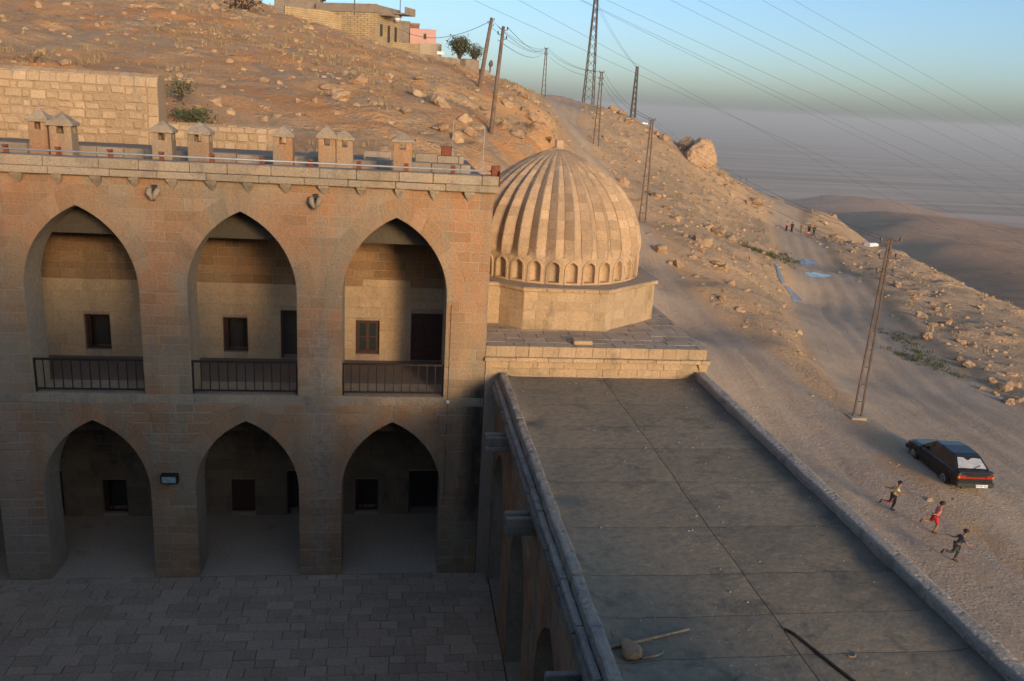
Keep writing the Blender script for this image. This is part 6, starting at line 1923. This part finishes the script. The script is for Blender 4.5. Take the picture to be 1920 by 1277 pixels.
def person(label, base, heading, H, J, wear, fingers=True, group=None):
    """J: joints in units of body height (x forward, y to the person's own left, z up)"""
    f = Vector((math.cos(heading), math.sin(heading), 0)); l = Vector((-math.sin(heading), math.cos(heading), 0))
    B = Vector(base)
    def w(p): return B + (f * p[0] + l * p[1] + Vector((0, 0, p[2]))) * H
    t = thing('person', label, 'person', base, group)
    j = {k: w(v) for k, v in J.items()}
    r = lambda q: q * H
    lerp = lambda a, b, q: j[a].lerp(j[b], q)
    body = [[('pelvis', j['pelvis'], r(0.075)), ('waist', lerp('pelvis', 'chest', 0.45), r(0.068)), ('chest', j['chest'], r(0.085)), ('neckb', lerp('chest', 'head', 0.42), r(0.035)), ('neck', lerp('chest', 'head', 0.55), r(0.032)),
             ('jaw', lerp('chest', 'head', 0.78), r(0.048)), ('head', j['head'], r(0.064)), ('crown', j['head'] + (j['head'] - j['chest']).normalized() * r(0.055), r(0.042))]]
    for s in 'LR':
        body.append([('pelvis', j['pelvis'], r(0.075)), ('hip' + s, j['hip' + s], r(0.062)), ('th' + s, lerp('hip' + s, 'knee' + s, 0.5), r(0.050)), ('knee' + s, j['knee' + s], r(0.036)), ('calf' + s, lerp('knee' + s, 'ank' + s, 0.35), r(0.037)), ('ank' + s, j['ank' + s], r(0.022)), ('toe' + s, j['toe' + s], r(0.020))])
        body.append([('chest', j['chest'], r(0.085)), ('sh' + s, j['sh' + s], r(0.040)), ('ua' + s, lerp('sh' + s, 'elb' + s, 0.5), r(0.031)), ('elb' + s, j['elb' + s], r(0.025)), ('fa' + s, lerp('elb' + s, 'hand' + s, 0.5), r(0.022)), ('wr' + s, lerp('elb' + s, 'hand' + s, 0.92), r(0.016)), ('hand' + s, j['hand' + s], (r(0.026), r(0.015)))])
        if fingers:
            d = (j['hand' + s] - j['elb' + s]).normalized(); sd = d.cross(Vector((0, 0, 1)))
            sd = sd.normalized() if sd.length > 0.1 else Vector((1, 0, 0)); dn = d.cross(sd)
            palm = j['hand' + s]
            for k, (o_, L) in enumerate(((-0.018, 0.036), (-0.006, 0.044), (0.006, 0.042), (0.018, 0.032))):
                p1 = palm + d * r(0.016) + sd * r(o_); p2 = p1 + d * r(L * 0.6) + dn * r(0.005); p3 = p2 + d * r(L * 0.35) + dn * r(0.014)
                body.append([('hand' + s, palm, r(0.02)), ('f%s%d1' % (s, k), p1, r(0.0068)), ('f%s%d2' % (s, k), p2, r(0.0062)), ('f%s%d3' % (s, k), p3, r(0.0052))])
            p1 = palm - d * r(0.012) + sd * r(0.028); p2 = p1 + d * r(0.026) + sd * r(0.012)
            body.append([('hand' + s, palm, r(0.02)), ('t%s1' % s, p1, r(0.0075)), ('t%s2' % s, p2, r(0.006))])
    bo = skin('body', body, M_SKIN, t)
    up = (j['head'] - j['chest']).normalized()
    # hair and face
    fw_ = (f - up * f.dot(up)).normalized(); sd = up.cross(fw_)
    hc = j['head']
    V, Fc = [], []
    n, m = 14, 7
    for a in range(m + 1):
        th = a / m * (2.0 if wear.get('long') else 1.75)
        for b in range(n):
            ph = 2 * math.pi * b / n
            fr_ = math.cos(ph)
            tt = th * (0.62 if fr_ > 0.3 else 1.0 if fr_ < -0.1 else 0.85)
            q = (up * math.cos(tt) + (fw_ * math.cos(ph) + sd * math.sin(ph)) * math.sin(tt))
            V.append(hc + up * r(0.012) + Vector(q) * r(0.079) - fw_ * r(0.004))
    Fc = [(a * n + b, a * n + (b + 1) % n, (a + 1) * n + (b + 1) % n, (a + 1) * n + b) for a in range(m) for b in range(n)]
    obj('hair', V, Fc, wear.get('hair', M_HAIR), t, True)
    if fingers:
        for s in (-1, 1):
            m_ = MB(); e = hc + fw_ * r(0.060) + sd * s * r(0.024) + up * r(0.004); m_.tube([e - fw_ * r(0.004), e + fw_ * r(0.006)], [r(0.009), r(0.006)], 8); m_.build('eye', M_HAIR, t)
            m_ = MB(); e = hc + sd * s * r(0.066) - up * r(0.008); m_.tube([e - up * r(0.014), e, e + up * r(0.014)], [r(0.006), r(0.012), r(0.008)], 7); m_.build('ear', M_SKIN, t)
        m_ = MB(); e = hc + fw_ * r(0.066) - up * r(0.014); m_.tube([e + up * r(0.022) - fw_ * r(0.008), e, e - up * r(0.004) - fw_ * r(0.012)], [r(0.006), r(0.011), r(0.006)], 7); m_.build('nose', M_SKIN, t)
        m_ = MB(); e = hc + fw_ * r(0.056) - up * r(0.040); m_.tube([e - sd * r(0.018), e + fw_ * r(0.004), e + sd * r(0.018)], r(0.005), 6); m_.build('mouth', M_TAIL, t)
    # clothes
    g = 1.22
    sh_ = [[('pelvis', j['pelvis'] + up * r(0.0), r(0.082)), ('waist', lerp('pelvis', 'chest', 0.45), r(0.080)), ('chest', j['chest'], r(0.096)), ('nb', lerp('chest', 'head', 0.34), r(0.050))]]
    for s in 'LR':
        sl_ = wear.get('sleeve', 0.6)
        ch = [('chest', j['chest'], r(0.096)), ('sh' + s, j['sh' + s], r(0.050))]
        ch.append(('sl' + s, lerp('sh' + s, 'elb' + s, min(1, sl_)), r(0.040)))
        if sl_ > 1: ch.append(('sm' + s, lerp('elb' + s, 'hand' + s, sl_ - 1), r(0.028)))
        sh_.append(ch)
    skin('shirt', sh_, wear['top'], t)
    if wear.get('skirt'):
        q = j['pelvis']; foot = min(j['ankL'].z, j['ankR'].z)
        bt = Vector((q.x, q.y, q.z + (foot - q.z) * wear['skirt']))
        V, Fc = [], []
        n = 16
        for a, (p, rad) in enumerate(((q + Vector((0, 0, r(0.06))), 0.080), (q, 0.098), (q.lerp(bt, 0.5), 0.105), (bt, 0.12))):
            for b in range(n):
                ph = 2 * math.pi * b / n
                k = 1 + 0.05 * math.sin(5 * ph) * (a / 3)
                V.append(p + (f * math.cos(ph) * 1.05 + l * math.sin(ph)) * r(rad) * k)
        Fc = [(a * n + b, a * n + (b + 1) % n, (a + 1) * n + (b + 1) % n, (a + 1) * n + b) for a in range(3) for b in range(n)]
        obj('skirt', V, Fc, wear['low'], t, True)
    else:
        tr = []
        q = wear.get('leg', 1.0)
        for s in 'LR':
            ch = [('pelvis', j['pelvis'], r(0.084)), ('hip' + s, j['hip' + s], r(0.072)), ('th' + s, lerp('hip' + s, 'knee' + s, 0.5), r(0.060)), ('knee' + s, j['knee' + s], r(0.047))]
            if q > 0.6: ch.append(('cuff' + s, lerp('knee' + s, 'ank' + s, 0.88), r(0.034)))
            tr.append(ch)
        skin('trousers' if q > 0.6 else 'shorts', tr, wear['low'], t)
    for s in 'LR':
        m_ = MB()
        a, b = j['ank' + s], j['toe' + s]
        d = (b - a); d.normalize()
        m_.tube([a - d * r(0.028), a + (b - a) * 0.35, b, b + d * r(0.018)], [r(0.024), r(0.031), r(0.028), r(0.014)], 8); m_.build('shoe', wear.get('shoe', M_TRIM), t, True)
    if wear.get('stripe'):
        for s in 'LR':
            m_ = MB(); m_.tube([lerp('hip' + s, 'knee' + s, 0.2) + l * r(0.055) * (1 if s == 'L' else -1), j['knee' + s] + l * r(0.045) * (1 if s == 'L' else -1), lerp('knee' + s, 'ank' + s, 0.85) + l * r(0.034) * (1 if s == 'L' else -1)], r(0.010), 6); m_.build('stripe', wear['stripe'], t)
    return t
def run_pose(a, side, lean=0.06):
    """mid-stride: the support leg down, the other folded behind; a: how far the arms swing"""
    S, T = ('L', 'R') if side > 0 else ('R', 'L')
    ys = {'L': 1, 'R': -1}
    J = {'pelvis': (0, 0, 0.51), 'chest': (lean, 0, 0.71), 'head': (lean + 0.05, 0, 0.905)}
    J['hip' + S] = (0.005, 0.055 * ys[S], 0.49); J['knee' + S] = (0.075, 0.055 * ys[S], 0.285); J['ank' + S] = (0.01, 0.05 * ys[S], 0.055); J['toe' + S] = (0.10, 0.055 * ys[S], 0.022)
    J['hip' + T] = (-0.01, 0.055 * ys[T], 0.49); J['knee' + T] = (-0.10, 0.065 * ys[T], 0.30); J['ank' + T] = (-0.31, 0.065 * ys[T], 0.335); J['toe' + T] = (-0.355, 0.065 * ys[T], 0.255)
    J['sh' + S] = (lean - 0.01, 0.115 * ys[S], 0.745); J['sh' + T] = (lean, 0.115 * ys[T], 0.745)
    J['elb' + S] = (lean - 0.13 * a, 0.17 * ys[S], 0.64); J['hand' + S] = (lean - 0.27 * a, 0.20 * ys[S], 0.655)
    J['elb' + T] = (lean + 0.09 * a, 0.185 * ys[T], 0.63); J['hand' + T] = (lean + 0.22 * a, 0.16 * ys[T], 0.66)
    return J
HD = math.radians(-22)
def stand(px, py):
    P = hit(px, py); return (P[0], P[1], ground(P[0], P[1]) + 0.03)
person('running child in a pale yellow shirt and dark trousers with red stripes', stand(1670, 960), HD, 1.27, run_pose(1.0, 1), dict(top=cloth('pale_yellow_cotton', (0.62, 0.55, 0.22)), low=cloth('navy_cotton', (0.018, 0.016, 0.024)), stripe=cloth('red_stripe', (0.55, 0.10, 0.08)), sleeve=0.55))
person('running child in a pink shirt and red knee-length shorts', stand(1748, 999), HD + 0.1, 1.27, run_pose(0.8, -1), dict(top=cloth('pink_cotton', (0.58, 0.17, 0.17)), low=cloth('red_cotton', (0.45, 0.03, 0.05)), leg=0.5, sleeve=0.8, long=True, shoe=cloth('brown_sandal', (0.12, 0.05, 0.03))))
person('running boy in a dark grey shirt and long dark trousers', stand(1787, 1058), HD, 1.27, run_pose(1.1, 1, 0.09), dict(top=cloth('grey_cotton', (0.085, 0.085, 0.09)), low=cloth('slate_cotton', (0.045, 0.05, 0.055)), sleeve=0.6))
def walk_pose(k=0.08):
    J = {'pelvis': (0, 0, 0.53), 'chest': (0.01, 0, 0.73), 'head': (0.02, 0, 0.93)}
    for s, q in (('L', 1), ('R', -1)):
        J['hip' + s] = (0, 0.05 * q, 0.50); J['knee' + s] = (k * q * 0.5 + 0.015, 0.05 * q, 0.28); J['ank' + s] = (k * q, 0.05 * q, 0.045); J['toe' + s] = (k * q + 0.09, 0.055 * q, 0.02)
        J['sh' + s] = (0, 0.115 * q, 0.775); J['elb' + s] = (-k * q * 0.6, 0.15 * q, 0.62); J['hand' + s] = (-k * q * 0.6 + 0.03, 0.15 * q, 0.48)
    return J
BK = cloth('black_cotton', (0.012, 0.011, 0.013))
WD = math.radians(-112)
for px, py, H, wear, lab in ((1474, 434, 1.62, dict(top=cloth('rose_cotton', (0.55, 0.20, 0.22)), low=BK, skirt=0.9, sleeve=1.6), 'walker in a pink top and long black skirt on the lower road'),
                             (1484, 435, 1.62, dict(top=BK, low=BK, skirt=0.95, sleeve=1.7, hair=BK), 'walker dressed all in black on the lower road'),
                             (1502, 437, 1.66, dict(top=cloth('khaki_cotton', (0.20, 0.15, 0.085)), low=cloth('khaki_cotton', (0.2, 0.15, 0.085)), skirt=0.97, sleeve=1.7, hair=cloth('khaki_cotton', (0.2, 0.15, 0.085))), 'walker in a long khaki robe on the lower road'),
                             (1516, 439, 1.62, dict(top=cloth('olive_cotton', (0.06, 0.05, 0.035)), low=BK, skirt=0.9, sleeve=1.6), 'walker in a dark olive top behind the small child'),
                             (1525, 441, 1.64, dict(top=cloth('dark_grey_cotton', (0.05, 0.05, 0.055)), low=BK, leg=1.0, sleeve=1.6), 'walker in grey top and black trousers at the road edge'),
                             (1515, 445, 1.05, dict(top=cloth('salmon_cotton', (0.62, 0.30, 0.24)), low=cloth('red_cotton', (0.45, 0.03, 0.05)), leg=1.0, sleeve=1.2), 'small child in salmon top and red trousers among the walkers')):
    person(lab, stand(px, py), WD, H, walk_pose(), wear, False)
hz = MB(); hz.box(-9000, 46000, -25000, 46000, -420, 60)
m, nt, bs = new_mat('haze')
nt.nodes.remove(bs)
pv = nt.nodes.new('ShaderNodeVolumePrincipled')
pv.inputs['Color'].default_value = (0.71, 0.775, 0.80, 1)
pv.inputs['Density'].default_value = 0.00011
pv.inputs['Anisotropy'].default_value = 0.0
nt.links.new(pv.outputs[0], nt.nodes['Material Output'].inputs['Volume'])
ho = hz.build('haze', m)
ho['kind'] = 'stuff'
